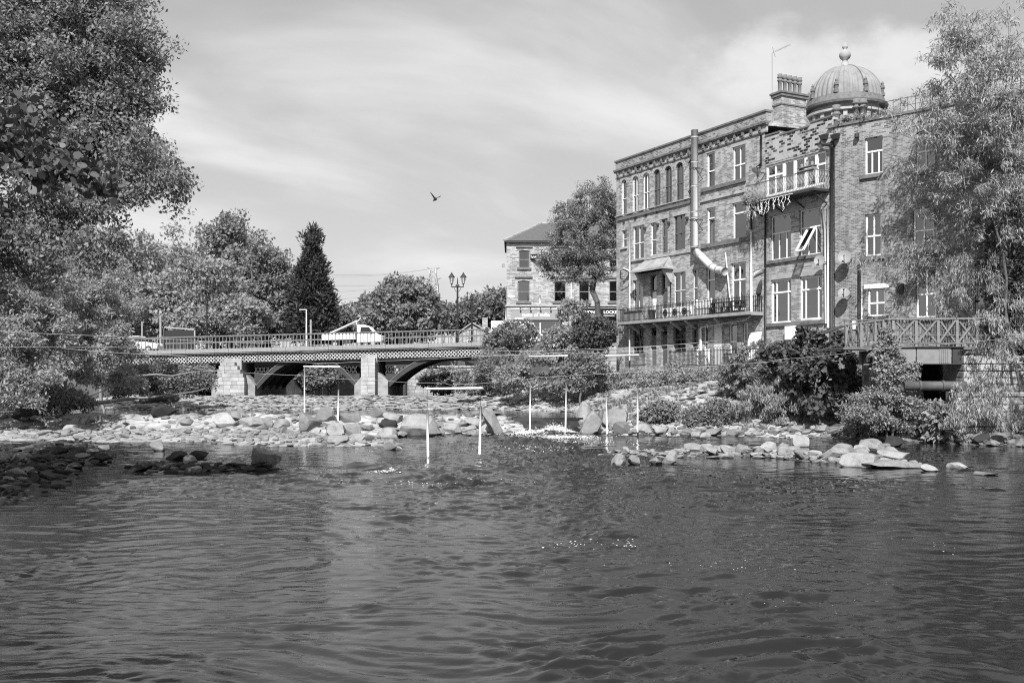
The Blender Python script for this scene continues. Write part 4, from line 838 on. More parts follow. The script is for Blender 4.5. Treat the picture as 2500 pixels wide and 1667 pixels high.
for k in range(15):
    x = qx0+.05+k*.27-xc_; L_ = R.uniform(.45, .95); pts = []; m = MB(); z = -.1
    px_ = x
    while z > -L_:
        nx = px_+R.choice([-1,1])*R.uniform(.03,.09); nz = z-.1; m.bar((px_,-.04,z),(nx,-.04+R.uniform(-.04,.04),nz),.022); m.bar((nx,-.04,nz),(nx+R.choice([-1,1])*.07,-.06,nz-.07),.02); px_, z = nx, nz
    m.build('light_strand', 'white_plastic', lt)
MB().bar((qx0-xc_,-.05,-.08),(qx0+4.1-xc_,-.05,-.08),.03).build('light_cable', 'white_plastic', lt)
# chimney with five pots
cx0, cx1 = A.x(1887,-3)-Bx0, A.x(1908,-3)-Bx0; cz0, cz1 = A.z(1908,325,-3), A.z(1908,222,-3)
ch = MB().box(cx0, cx1, 3, 5.1, cz0-1.5, cz1-.3).build('chimney', 'coursed_stone', bb)
MB().box(cx0-.10, cx1+.10, 2.90, 5.2, cz1-.30, cz1-.12).box(cx0-.16, cx1+.16, 2.84, 5.26, cz1-.12, cz1).box(cx0-.05, cx1+.05, 2.95, 5.15, cz1-.85, cz1-.76).build('chimney_cap', 'sill_stone', ch)
def gable(y0, y1, za, zb):
    vs = [(x, y, z) for x in (cx0+.05, cx1-.03) for y, z in ((y0, cz0-1.6), (y1, cz0-1.6), (y1, zb), (y0, za))]
    MB().add(vs, [(0,3,2,1),(4,5,6,7),(0,1,5,4),(1,2,6,5),(2,3,7,6),(3,0,4,7)]).build('gable_shoulder', 'coursed_stone', bb)
gable(.7, 3.0, cz0-1.1, cz0+.9); gable(5.1, 7.6, cz0+1.3, cz0-.9)
pot_me = MB().lathe([(.15,0),(.14,.12),(.12,.2),(.12,.72),(.17,.76),(.17,.82),(.13,.85),(.13,.93),(.18,.97),(.18,1.03),(.13,1.06),(.16,1.2),(.10,1.2)], 12).mesh('chimney_pot', 'pot_clay', True)
for k in range(5): put('chimney_pot', pot_me, ch, ((cx0+cx1)/2, 3.22+.42*k, cz1-.01))
m = MB(); b0 = Vector((A.x(1885,-3.2)-Bx0, 3.2, A.z(1885,300,-3.2))); zt = A.z(1885,130,-3.2); m.tube([b0,(b0.x,b0.y,zt)], .012, 5); xr2 = A.x(1930,-3.2)-Bx0; m.bar((b0.x-.05,b0.y,zt-.02),(xr2,b0.y,zt+.06),.010)
for k in range(9): f_ = .25+k*.083; m.bar((b0.x+(xr2-b0.x)*f_, b0.y-.16, zt+.06*f_), (b0.x+(xr2-b0.x)*f_, b0.y+.16, zt+.06*f_), .006); 
m.bar((b0.x+.05,b0.y,zt+.35),(b0.x+.15,b0.y,zt),.015).bar((b0.x+.15,b0.y,zt),(b0.x+.3,b0.y,zt-.35),.015); m.build('television_aerial', 'dark_iron', bb)
pipe(bb, pp(Bf, [(1868.5,860),(1868.5,520)], .1), .06, 'black_iron'); pipe(bb, pp(Bf, [(2016,790),(2014,560),(2008,510)], .1), .06, 'galv'); pipe(bb, pp(Bf, [(2022,800),(2021,500)], .08), .05, 'white_plastic'); pipe(bb, pp(Bf, [(2030,860),(2031,345)], .12), .085, 'dark_iron')
pipe(bb, pp(Bf, [(1868,655),(1842,668)], .12), .05, 'white_plastic', 'waste_pipe'); pipe(bb, pp(Bf, [(2005,345),(2008,353),(2031,355)], .22), .09, 'dark_iron', 'waste_pipe')
for l, t_ in ((2008,335),(2036,334)): v = Bf.p(l, t_, .25); MB().add([(v.x-.26,-.3,v.z+.14),(v.x+.26,-.3,v.z+.14),(v.x+.26,-.02,v.z+.14),(v.x-.26,-.02,v.z+.14),(v.x-.16,-.24,v.z-.14),(v.x+.16,-.24,v.z-.14),(v.x+.16,-.02,v.z-.14),(v.x-.16,-.02,v.z-.14)],[(0,1,2,3),(4,7,6,5),(0,4,5,1),(1,5,6,2),(3,7,4,0)]).build('rain_hopper', 'dark_iron', bb)
MB().box(Bf.x(1925), Bf.x(1947), -.3, -.0, Bf.z(1936,829), Bf.z(1936,796)).build('vent_grille', 'white_plastic', bb)

# ---- right: brick building set at an angle
q = A.w(A.x(2037)+.02, 0, 0); Rf = Facade((q.x, q.y), (.708, -.706), 3.2)
rb = empty('brick_building', (q.x, q.y, Rf.zb), 'weathered brick building at the right, half hidden by the willow', 'building', rz=Rf.rz)
def rrect(l, r, t_, b_, rise=0): return rect(Rf, l, r, t_, b_, rise)
ro = [rrect(2111,2156,331,425,.16), rrect(2236,2282,318,416,.16), rrect(2371,2407,300,400,.16), rrect(2112,2152,522,625), rrect(2229,2280,508,612), rrect(2118,2161,704,772), rrect(2236,2286,655,775), rrect(2380,2420,640,770)]
zr_ = Rf.z(2100, 300); xR = 11.5
wall(Rf, 'front_wall', 0, xR, -2.2, zr_, ro, 'old_brick', rb)
for i, o in enumerate(ro):
    window(rb, o, 'tilt3' if i == 0 else 'sash', 'white_paint', ('H', 1) if i == 5 else (('L', .95) if i == 3 else None), fw=.09); sill(rb, o, 'sill_stone', .2, .2, .14)
    if i < 3:
        c = (o[0]+o[1])/2; w = (o[1]-o[0])/2; n = 14
        for k in range(n):
            q0, q1 = math.pi*k/n, math.pi*(k+1)/n; f_ = lambda q, e: (c-(w+e)*math.cos(q), o[3]-.16+(.16+e)*math.sin(q))
            MB().prism([f_(q1-.01,0), f_(q0+.01,0), f_(q0+.01,.30), f_(q1-.01,.30)], -.015, .02).build('arch_brick', 'ashlar_dark', rb)
    elif i == 5: MB().box(o[0]-.2, o[1]+.2, -.02, .05, o[3]+.004, o[3]+.25).build('lintel', 'white_paint', rb)
MB().box(0, xR, -.02, .35, zr_-.9, zr_).build('parapet', 'parapet_brick', rb); MB().box(-.4, xR, -.10, .42, zr_, zr_+.14).build('coping', 'sill_stone', rb)
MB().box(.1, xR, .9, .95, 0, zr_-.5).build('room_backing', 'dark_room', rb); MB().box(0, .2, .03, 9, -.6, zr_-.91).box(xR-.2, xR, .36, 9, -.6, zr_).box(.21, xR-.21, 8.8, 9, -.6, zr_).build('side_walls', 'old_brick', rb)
MB().quad((.2,.4,zr_-.3),(xR,.4,zr_-.3),(xR,8.9,zr_+.1),(.2,8.9,zr_+.1)).build('roof', 'slate', rb)
m = MB()
for k in range(26): m.bar((1.2+k*.4, .3, zr_+.14), (1.2+k*.4, .3, zr_+1.0), .025)
m.bar((1.0,.3,zr_+.95),(11.3,.3,zr_+.95),.03).bar((1.0,.3,zr_+.55),(11.3,.3,zr_+.55),.02); tag(m.build('roof_railing', 'dark_iron', rb), kind='stuff')
for l, hh in ((2042,1.5),(2092,1.35),(2107,1.3)):
    x = Rf.x(l,-1.2); zt = Rf.z(l, 243 if l > 2050 else 258, -1.2); b_ = zt-hh
    MB().box(x-.4, x+.4, .9, 1.6, zr_-.2, b_-.15).box(x-.46, x+.46, .84, 1.66, b_-.15, b_).build('chimney', 'old_brick', rb) if l != 2107 else None
    put('chimney_pot', pot_me, rb, (x, 1.2, b_), scale=(1.5,1.5,hh/1.2))
pipe(rb, pp(Rf, [(2097,845),(2097,640)], .1), .06, 'dark_iron'); pipe(rb, pp(Rf, [(2104,845),(2104,640)], .1), .045, 'offwhite')
MB().box(Rf.x(2193), Rf.x(2207), -.2, 0, Rf.z(2200,714), Rf.z(2200,692)).build('vent_cowl', 'dark_iron', rb)
MB().lathe([(.03,0),(.14,.05),(.14,.25),(.03,.3)], 8, Rf.p(2092,338,.2)).build('alarm_lamp', 'dark_iron', rb)
MB().box(Rf.x(2082), Rf.x(2096), -.06, -.003, Rf.z(2089,804), Rf.z(2089,780)).build('notice_plate', 'white_paint', rb)
# satellite dishes
def dish(fr, px, py, off, r_px, face, label, dm='dish'):
    v = fr.p(px, py, off); c = fr.w(v.x, v.y, v.z); rr_ = r_px*c.y/F; e = empty('satellite_dish', fr.w(v.x, 0, v.z-rr_), label, 'satellite dish', 'satellite dishes on the walls')
    D = Vector(face).normalized(); q_ = D.to_track_quat('Z', 'Y').to_matrix(); vs = []; fs = []; n = 20; o = c-e.location
    for i in range(5):
        for k in range(n): a = 2*math.pi*k/n; rr2 = rr_*(i+.05)/4.05; vs.append(o+q_ @ Vector((rr2*math.cos(a)*.92, rr2*math.sin(a), .22*rr2*rr2/rr_)))
    fs = [(i*n+k, i*n+(k+1)%n, (i+1)*n+(k+1)%n, (i+1)*n+k) for i in range(4) for k in range(n)]
    MB().add(vs, fs).build('reflector', dm, e, True)
    fo = o+q_ @ Vector((0, -.15*rr_, 1.0*rr_)); lo = o+q_ @ Vector((0, -rr_*.98, .2*rr_))
    MB().bar(lo, fo, .035).build('feed_arm', 'dark_iron', e); MB().tube([fo, fo+D*.12], .05, 8).build('receiver', 'dish', e)
    wv_ = fr.w(v.x+.15, 0, v.z-rr_*.3)-e.location; MB().tube([o+q_ @ Vector((0,0,-.03)), o+(wv_-o)*.6, wv_], .03, 6).build('wall_bracket', 'dark_iron', e)
dish(A, 2001, 637, .55, 14.5, (-.55,-1,.35), 'pale round dish between the upper and lower windows of the balcony house')
dish(Rf, 2062, 628, .6, 17.5, (-.45,-1,.35), 'larger upper dish on the brick wall right of the downpipe')
dish(Rf, 2060, 717, .6, 15.5, (-.35,-1,.95), 'lower dish on the brick wall, tilted up and veiled by willow leaves')
dish(A, 1846, 419, .6, 12, (.1,-1,.75), 'dark tilted dish beside the left end of the small balcony', 'dark_iron')

# ---- restaurant across the street end
Y = 104.; Tf = Facade((GX(1236.7,Y), Y), (1, 0), 5.7)
tb = empty('restaurant_building', (Tf.O.x, Y, 5.7), 'two storey stone corner building with hipped slate roof and shop signs', 'building')
xT = 24.0; zT = Tf.z(1300, 592)
to = [rect(Tf,l,r,t_,b_,.10) for l, r, t_, b_ in ((1266.5,1293,611,654),(1352,1378,611,654),(1414,1440,611,654),(1488,1514,611,654),(1264,1293,685,736),(1353,1381.5,686,736),(1413.5,1439,686,736),(1487.5,1515,686,736))]
shop = (Tf.x(1262), Tf.x(1376), 0.0, Tf.z(1300, 783)); shop2 = (Tf.x(1424), Tf.x(1525), 0.0, Tf.z(1460, 776))
wall(Tf, 'front_wall', 0, xT, -.5, zT, to+[shop, shop2], 'shop_stone', tb)
tc_ = [('R',.2),None,None,None,('B',.42),None,('L',.3),None]
for i, o in enumerate(to):
    window(tb, o, 'sash1', 'timber_pale', tc_[i], fw=.08); sill(tb, o, 'sill_stone', .2, .18, .16)
    MB().box(o[0]-.3, o[1]+.3, -.16, .03, o[3]+.28, o[3]+.46).build('hood_mould', 'sill_stone', tb)
window(tb, shop, 'split', 'white_paint', None, fw=.16); window(tb, shop2, 'split', 'dark_iron', None, fw=.12)
MB().box(-.1, xT, -.14, .05, Tf.z(1300,748), Tf.z(1300,744)).build('string_course', 'pale_stone', tb); MB().box(-.1, xT, -.2, .05, zT-.02, zT+.16).box(-.05, xT, -.1, .05, zT-.3, zT-.2).build('eaves_gutter', 'dark_iron', tb)
dn = MB().box(-.02,.02,-.12,0,-.14,0).mesh('gutter_bracket', 'dark_iron')
for k in range(14): put('gutter_bracket', dn, tb, (.5+k*1.3, 0, zT-.05))
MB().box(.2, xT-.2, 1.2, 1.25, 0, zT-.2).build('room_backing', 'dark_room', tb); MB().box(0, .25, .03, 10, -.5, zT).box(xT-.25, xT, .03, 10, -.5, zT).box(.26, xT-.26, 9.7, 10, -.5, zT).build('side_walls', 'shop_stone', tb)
zR = Tf.z(1323, 545, -5)
rz_ = zT+.15; rxl = Tf.x(1323, -5)
m = MB().add([(-.25,-.25,rz_),(xT,-.25,rz_),(xT,10.2,rz_),(-.25,10.2,rz_),(rxl,5,zR),(xT,5,zR)], [(0,1,5,4),(2,3,4,5),(3,0,4),(1,2,5)]).build('roof', 'slate', tb)
MB().bar((rxl,5,zR+.03),(xT,5,zR+.03),.22).build('ridge_tiles', 'pale_stone', m); MB().bar((-.25,-.25,rz_+.05),(rxl,5,zR+.05),.2).build('hip_tiles', 'pale_stone', m)
cx = Tf.x(1396,-4.5); cz = Tf.z(1396, 533, -4.5); chm = MB().box(cx-.62, cx+.62, 4, 5.5, rz_+1, cz).box(cx-.72, cx+.72, 3.9, 5.6, cz, cz+.16).box(cx-.55, cx+.55, 4.05, 5.45, cz+.16, cz+.9).build('chimney', 'ashlar_dark', tb)
for k in range(3): put('chimney_pot', pot_me, chm, (cx-.35+.35*k, 4.7, cz+.9))
m = MB(); x = Tf.x(1380,-3); zt = Tf.z(1380,489,-3); m.tube([(x,3,rz_+1.5),(x,3,zt)], .03, 5).bar((x-.35,3,zt-.2),(x+.2,3,zt),.05).build('television_aerial', 'galv', tb)
pipe(tb, pp(Tf, [(1395,745),(1395,600)], .1), .06, 'offwhite'); pipe(tb, pp(Tf, [(1235,800),(1235,750)], .1), .06, 'offwhite'); pipe(tb, pp(Tf, [(1318,742),(1318,722)], .15), .09, 'offwhite', 'sign_tube')
MB().box(Tf.x(1240), Tf.x(1257), -.03, -.002, Tf.z(1250,725), Tf.z(1250,721)).build('street_name_plate', 'white_paint', tb)
for i in range(7):
    z = Tf.z(1244, 752)-.02-i*.30; MB().box(.05, Tf.x(1250), -.06, -.003, z-.28, z).build('corner_stone', 'pale_stone' if i % 2 else 'ashlar', tb)
sg = empty('restaurant_sign', Tf.w(Tf.x(1313), -.2, Tf.z(1313,781)), 'grey shop fascia with white lettering reading taste of ind', 'sign')
w2 = (Tf.x(1380)-Tf.x(1251))/2; hs = Tf.z(1313,756.5)-Tf.z(1313,781)
MB().box(-w2, w2, 0, .18, 0, hs).build('fascia_board', 'sign_grey', sg); MB().box(-w2-.05, w2+.05, -.06, .18, hs, hs+.07).build('fascia_trim', 'offwhite', sg)
x = Tf.x(1274)-Tf.x(1313); text('lettering', 'taste of india', .56, 'white_paint', sg, (x, -.01, .34), (math.pi/2, 0, 0), sx=1.0); text('small_lettering', 'RESTAURANT', .17, 'white_paint', sg, (Tf.x(1257)-Tf.x(1313), -.01, .08), (math.pi/2, 0, 0))
for px_ in (1270, 1295, 1319, 1344):
    xx_ = Tf.x(px_)-Tf.x(1313); MB().bar((xx_,0,hs+.06),(xx_,-.35,hs+.2),.03).box(xx_-.08,xx_+.08,-.42,-.30,hs+.06,hs+.22).build('sign_lamp', 'dark_iron', sg)
s2 = empty('locksmith_sign', Tf.w(Tf.x(1470), -.2, Tf.z(1470,775)), 'black shop fascia with white capitals PHONE and LOCKER behind the tree trunk', 'sign')
w2 = (Tf.x(1525)-Tf.x(1424))/2; hs = Tf.z(1470,753)-Tf.z(1470,775)
MB().box(-w2, w2, 0, .18, 0, hs).build('fascia_board', 'sign_black', s2)
text('lettering', 'PHONE', .44, 'white_paint', s2, (Tf.x(1422)-Tf.x(1470), -.01, .40), (math.pi/2,0,0)); text('lettering', 'LOCKER', .44, 'white_paint', s2, (Tf.x(1473)-Tf.x(1470), -.01, .40), (math.pi/2,0,0))
MB().box(Tf.x(1432)-Tf.x(1470), Tf.x(1462)-Tf.x(1470), -.02, -.002, .16, .22).box(Tf.x(1473)-Tf.x(1470), Tf.x(1500)-Tf.x(1470), -.02, -.002, .16, .22).build('underline_strip', 'white_paint', s2)
tl = empty('to_let_board', Tf.w(Tf.x(1309), -.02, Tf.z(1309,640)), 'black V shaped board reading To Let beside the upper left window', 'sign')
z0 = Tf.z(1309,634)-Tf.z(1309,640); z1 = Tf.z(1309,622)-Tf.z(1309,640)
MB().add([(-.62,-.05,z0),(.05,-.75,z0),(.05,-.75,z1),(-.62,-.05,z1),(-.62,0,z0),(.05,-.70,z0),(.05,-.70,z1),(-.62,0,z1)],[(0,1,2,3),(4,7,6,5),(0,4,5,1),(3,2,6,7)]).build('left_board', 'sign_black', tl)
MB().add([(.06,-.75,z0),(.73,-.05,z0),(.73,-.05,z1),(.06,-.75,z1),(.06,-.70,z0),(.73,0,z0),(.73,0,z1),(.06,-.70,z1)],[(0,1,2,3),(4,7,6,5),(0,4,5,1),(3,2,6,7)]).build('right_board', 'sign_black', tl)
a = math.atan2(-.7,.67); text('lettering', 'To Let', .32, 'white_paint', tl, (-.58, -.11, z0+.14), (math.pi/2,0,a), sx=.95); text('lettering', 'To Let', .32, 'white_paint', tl, (.10, -.72, z0+.14), (math.pi/2,0,-a), sx=.95)
dish(Tf, 1229, 649, .3, 5.5, (-.3,-1,.4), 'small dish on the left corner of the restaurant building')

# ---- domed building far behind the roofs
Y = 93.; dx = GX(2063,Y); db = empty('domed_building', (dx, Y, 4), 'grey ribbed stone dome with ball finial rising behind the roofs', 'building')
zz = lambda py: H+(HZ-py)/F*Y-4
rr_ = 90*Y/F; zb = zz(258); zt = zz(164)
def fluted(prof, n, lobes, amp):
    vs = []; 
    for r, z in prof:
        for k in range(n): q = 2*math.pi*k/n; rr2 = r*(1-amp*(abs(math.sin(q*lobes/2)))**3); vs.append((rr2*math.cos(q), rr2*math.sin(q), z))
    fs = [(i*n+k, i*n+(k+1)%n, (i+1)*n+(k+1)%n, (i+1)*n+k) for i in range(len(prof)-1) for k in range(n)]; return MB().add(vs, fs)
prof = [(rr_*.97*math.cos(a), zb+.3+(zt-zb-.3)*math.sin(a)) for a in np.linspace(0, math.pi/2*.93, 18)]
fluted(prof, 320, 40, .035).build('dome', 'dome_stone', db, True)
dm = MB()
for k in range(8):
    q = 2*math.pi*(k+.3)/8; dm.tube([(r*1.005*math.cos(q), r*1.005*math.sin(q), z) for r, z in prof], .10, 5)
dm.build('dome_ribs', 'dome_stone', db)
MB().lathe([(rr_*1.0,zb-.55),(rr_*1.09,zb-.5),(rr_*1.11,zb-.3),(rr_*1.05,zb-.22),(rr_*1.0,zb+.35),(rr_*.9,zb+.4)], 64).build('dome_cornice', 'sill_stone', db)
MB().lathe([(rr_*.93,zb-4.5),(rr_*.93,zb-.5),(rr_*.9,zb-.4)], 48).build('drum', 'dome_stone', db)
MB().lathe([(rr_*1.02,zb-1.25),(rr_*1.05,zb-1.2),(rr_*1.05,zb-1.0),(rr_*.95,zb-.95)], 64).build('drum_moulding', 'pale_stone', db)
for k in range(20):
    q = 2*math.pi*k/20; MB().box(-.18,.18,-.12,.12,zb-4.4,zb-1.26).build('drum_pilaster', 'pale_stone', db, loc=(rr_*.96*math.cos(q), rr_*.96*math.sin(q), 0), rz=q+math.pi/2)
MB().lathe([(.62,zt-.25),(0.51,zt+0.04),(0.39,zt+0.10),(0.34,zt+0.38),(0.25,zt+0.46),(0.23,zt+0.63),(0.45,zt+0.80),(0.54,zt+1.05),(0.49,zt+1.30),(0.28,zt+1.50),(0.16,zt+1.56),(0.16,zt+1.68),(0.25,zt+1.78),(0.25,zt+1.93),(0.11,zt+2.03),(0.08,zt+2.20),(0.02,zt+2.31)], 20).build('finial', 'ashlar_dark', db, True)
for k in range(8):
    q = 2*math.pi*(k+.3)/8; z = zb+.4
    MB().lathe([(.24,0),(.24,.25),(.17,.3),(.15,.6),(.24,.7),(.2,.9),(.1,1.0),(.14,1.15),(.03,1.35)], 8).build('dome_ornament', 'sill_stone', db, loc=(rr_*.97*math.cos(q), rr_*.97*math.sin(q), z))
MB().box(-rr_*1.3, rr_*1.3, -rr_*.9, rr_*1.6, .0, zb-4.4).build('tower_body', 'coursed_stone', db)

# ------------------------------------------------------------------ things on and before the stone building
def onA(name, px, off, z, label, cat, group=None): return empty(name, A.w(A.x(px, off), -off, z), label, cat, group, A.rz)
ZB = zs+.03
tp = onA('planter_trough', 1550, .55, ZB, 'long mottled planter trough behind the balcony railing, far left', 'planter')
MB().box(-1.15,1.15,-.2,.2,0,.75).box(-1.2,1.2,-.24,.24,.68,.78).build('trough', 'ashlar_dark', tp)
pt = onA('plant_pot', 1592, .6, ZB, 'black tapered plant pot standing before the white balcony door', 'plant pot'); MB().lathe([(.18,0),(.27,.62),(.30,.62),(.30,.70),(.24,.70),(.22,.6)], 16).build('pot', 'cap_black', pt)
for k, (px, lab) in enumerate(((1631,'leftmost of three white fan boxes on the balcony, nearest the dark door'),(1654,'middle one of three white fan boxes on the balcony'),(1678,'rightmost of three white fan boxes on the balcony'))):
    ac = onA('air_conditioner', px, .45, ZB, lab, 'air conditioner', 'air conditioner units on the balcony')
    MB().box(-.45,.45,-.16,.16,.06,.72).box(-.4,-.3,-.16,.16,0,.06).box(.3,.4,-.16,.16,0,.06).build('case', 'white_plastic', ac)
    c = MB()
    for r_ in (.08,.16,.24): c.tube([(-.1+r_*math.cos(q), -.175, .4+r_*math.sin(q)) for q in np.linspace(0, 2*math.pi, 17)], .010, 4)
    c.build('fan_guard', 'grey_iron', ac); MB().prism([(-.1+.25*math.cos(q), .4+.25*math.sin(q)) for q in np.linspace(0, 2*math.pi, 17)[:-1]], -.168, -.161).build('fan_opening', 'dark_iron', ac)
cb_ = onA('white_screen', 1719, .62, ZB, 'white waist high screen panel on the balcony right of the fan boxes', 'screen'); MB().box(-.75,.75,-.03,.03,0,1.02).box(-.78,-.72,-.06,.06,0,1.08).box(.72,.78,-.06,.06,0,1.08).build('panel', 'white_paint', cb_)
for k, (px, lab) in enumerate(((1755,'dark narrow table on the balcony left of the french window'),(1797,'dark narrow table on the balcony in front of the french window'))):
    tb_ = onA('balcony_table', px, .55, ZB, lab, 'table', 'dark tables on the balcony')
    MB().box(-.65,.65,-.2,.2,.72,.77).build('table_top', 'cap_black', tb_)
    for sx_ in (-.55,.55): MB().bar((sx_,-.15,0),(sx_*.8,0,.72),.05).bar((sx_,.15,0),(sx_*.8,0,.72),.05).build('leg', 'cap_black', tb_)
    MB().box(-.7,.7,-.32,-.12,.40,.44).box(-.6,-.52,-.3,-.14,0,.40).box(.52,.6,-.3,-.14,0,.40).build('bench_seat', 'cap_black', tb_)
pl = onA('potted_plant', 1741, .5, ZB, 'small spiky plant in a dark pot on the balcony beside the white screen', 'plant')
MB().lathe([(.12,0),(.17,.3),(.15,.3)], 10).build('pot', 'cap_black', pl); m = MB()
for k in range(14): q = R.random()*6.28; m.add([(0,0,.3),(.06*math.cos(q+1.5),.06*math.sin(q+1.5),.6),(.3*math.cos(q),.3*math.sin(q),.75+R.random()*.3),(-.05*math.cos(q+1.5),-.05*math.sin(q+1.5),.6)], [(0,1,2,3)])
m.build('leaves', 'leaf_dark', pl)
pa = onA('closed_parasol', 1851, .35, ZB-.02, 'closed dark parasol leaning at the right end of the long balcony', 'parasol'); m = MB().tube([(-.35,0,0),(.25,0,1.9)], .025, 6); m.build('pole', 'galv', pa); MB().tube([(-.05,0,.9),(.04,0,1.15),(.2,0,1.7),(.27,0,1.95)], [.05,.17,.12,.02], 8).build('canopy', 'cap_black', pa)
lp = onA('leaning_pole', 1786, .5, ZB, 'long pale pole leaning against the wall across the french window', 'pole'); a = A.w(A.x(1798,.5),-.5,ZB); b_ = A.p(1771,617,.05); b_ = A.w(*b_); MB().tube([(0,0,0), lp.matrix_basis.inverted() @ b_ if False else Matrix.Rotation(-A.rz,3,'Z') @ (b_-A.w(A.x(1786,.5),-.5,ZB))], .045, 6).build('shaft', 'offwhite', lp)
lb = onA('leaning_board', 1838, .35, A.z(1838,880), 'large white board leaning against the wall under the balcony', 'board'); MB().add([(-.55,-.25,0),(.55,-.25,0),(.55,.2,1.75),(-.50,.2,1.72),(-.55,-.2,0),(.55,-.2,0),(.55,.25,1.75),(-.50,.25,1.72)],[(0,1,2,3),(4,7,6,5),(0,4,5,1),(1,5,6,2),(2,6,7,3),(3,7,4,0)]).build('board_panel', 'white_paint', lb)
def rail_fence(name, label, pa_, pb_, off, h, step, group=None):
    x0, x1 = A.x(pa_, off), A.x(pb_, off); zf = A.z((pa_+pb_)/2, 896, off)
    e = empty(name, A.w(x0, -off, zf), label, 'fence', group, A.rz); L_ = x1-x0
    me = MB().box(-.012,.012,-.012,.012,0,h).mesh('fence_bar', 'black_iron'); hp = MB().tube([(-step*.75*math.cos(q)+step*.75,0,h+.14*math.sin(q)) for q in np.linspace(0, math.pi, 6)], .012, 4).mesh('fence_hoop', 'black_iron')
    for k in range(int(L_/step)):
        put('fence_bar', me, e, (k*step, 0, 0))
        if k % 2 == 0: put('fence_hoop', hp, e, (k*step-step*.25, 0, 0))
    MB().box(0,L_,-.015,.015,h-.12,h-.08).box(0,L_,-.015,.015,.12,.16).build('fence_rail', 'black_iron', e)
rail_fence('iron_fence', 'black hooped iron fence before the ground floor, right stretch by the white board', 1634, 1852, 1.3, 1.15, .14, 'iron fences at the ground floor')
rail_fence('iron_fence', 'short black iron fence before the dark doors at the left corner', 1527, 1577, 1.3, .9, .14, 'iron fences at the ground floor')
gt = onA('white_shelf', 1716, .9, A.z(1716,896), 'white slatted crate rack behind the hooped fence', 'rack')
for k in range(4): MB().box(-.45,.45,-.2,.2,.1+k*.3,.15+k*.3).build('shelf_slat', 'white_paint', gt)
for sx_ in (-.42,.42): MB().box(sx_-.05,sx_+.05,-.2,.2,0,1.15).build('upright', 'white_paint', gt)
bw_ = onA('corrugated_panel', 1790, 1.0, A.z(1790,896), 'grey corrugated sheet panel behind the hooped fence', 'panel'); m = MB()
for k in range(22): m.add([(-.9+k*.08,-.02*(k%2),0),(-.82+k*.08,-.02*((k+1)%2),0),(-.82+k*.08,-.02*((k+1)%2),.8),(-.9+k*.08,-.02*(k%2),.8)],[(0,1,2,3)])
m.build('sheet', 'board_grey', bw_); MB().box(-.92,.9,-.04,.03,.8,.85).build('top_rail', 'grey_iron', bw_)
rw = empty('boundary_wall', P(1486, 905, 78), 'rough rubble wall meeting the left corner of the stone building', 'wall'); rr = random.Random(9)
for r_ in range(9):
    x = -1.6+r_*.10; 
    while x < .55: w_ = min(rr.uniform(.3,.6), .62-x+.1); MB().box(x+.012,x+w_-.012,-.05-rr.random()*.06,.4,-.4+r_*.29+.012,-.4+(r_+1)*.29-.012).build('stone_block', rr.choice(['ashlar','pale_stone','ashlar_dark']), rw); x += w_
MB().box(-1.5,.6,.0,.38,-.4,2.1).build('wall_core', 'ashlar_dark', rw)

# ------------------------------------------------------------------ timber footbridge, stair and stonework at the right
Yf = 48.; fbz = H+(HZ-845)/F*Yf; X = lambda px, Y=Yf: GX(px, Y)
fb = empty('timber_footbridge', (X(2240), Yf, fbz), 'raised timber footbridge with cross braced railings and deep steel girder', 'footbridge'); FO = fb.location
def fbar(px0, py0, px1, py1, w, name, mat='timber', Y0=Yf, Y1=None, h=None): return MB().bar(P(px0,py0,Y0)-FO, P(px1,py1,Y1 or Y0)-FO, w, h or w).build(name, mat, fb)
posts = [(2180,Yf),(2236,Yf),(2290,Yf),(2336,Yf),(2385,Yf)]
for px, y in posts: fbar(px,848,px,777,.13,'post','timber_pale',y)
yl = lambda px: Yf+(2165-px)/100*1.6
for px in (2066,2103,2138,2158): fbar(px,890 if px > 2070 else 856,px,779+(2165-px)*.13,.17 if px > 2070 else .12,'post','timber_pale',yl(px))
fbar(2160,779,2400,777,.16,'top_rail','timber_pale',Yf-.02,h=.07); fbar(2160,838,2400,838,.10,'bottom_rail','timber',Yf-.02,h=.07); fbar(2160,818,2400,818,.05,'mid_rail','timber',Yf+.02,h=.06)
fbar(2058,794,2166,780,.16,'top_rail','timber_pale',yl(2058),yl(2166),h=.07); fbar(2058,853,2166,842,.10,'bottom_rail','timber',yl(2058),yl(2166)); fbar(2058,836,2166,826,.05,'mid_rail','timber',yl(2058),yl(2166))
for a, b_ in zip(posts[:-1], posts[1:]):
    fbar(a[0]+3,836,b_[0]-3,781,.075,'cross_brace','timber_pale',Yf-.03); fbar(a[0]+3,781,b_[0]-3,836,.075,'cross_brace','timber_pale',Yf+.05)
    for k in range(1,7): px = a[0]+(b_[0]-a[0])*k/7; fbar(px,838,px,781,.035,'railing_slat','timber',Yf+.10)
LP = (2066,2084,2103,2120,2138,2150,2158)
for a, b_ in zip(LP[:-1], LP[1:]):
    m_ = (a+b_)/2; fbar(a,852,m_,785+(2165-m_)*.12,.06,'cross_brace','timber',yl(a)-.03); fbar(m_,785+(2165-m_)*.12,b_,846,.06,'cross_brace','timber',yl(b_)-.03)
for k in range(24): px = 2062+k*14; fbar(px,838,px,783,.035,'railing_slat','timber',Yf+2.1)
fbar(2058,782,2400,779,.12,'top_rail','timber',Yf+2.1,h=.06)
MB().box(X(2060)-FO.x, X(2410)-FO.x, .06, 2.2, -.16, -.04).build('deck', 'timber', fb)
for k, (l, r) in enumerate(((2130,2235),(2237,2322),(2324,2352))): MB().box(X(l)-FO.x+.01, X(r)-FO.x-.01, -.05, .04, -.84, -.07).build('girder_plate', 'girder_grey' if k < 2 else 'dark_iron', fb)
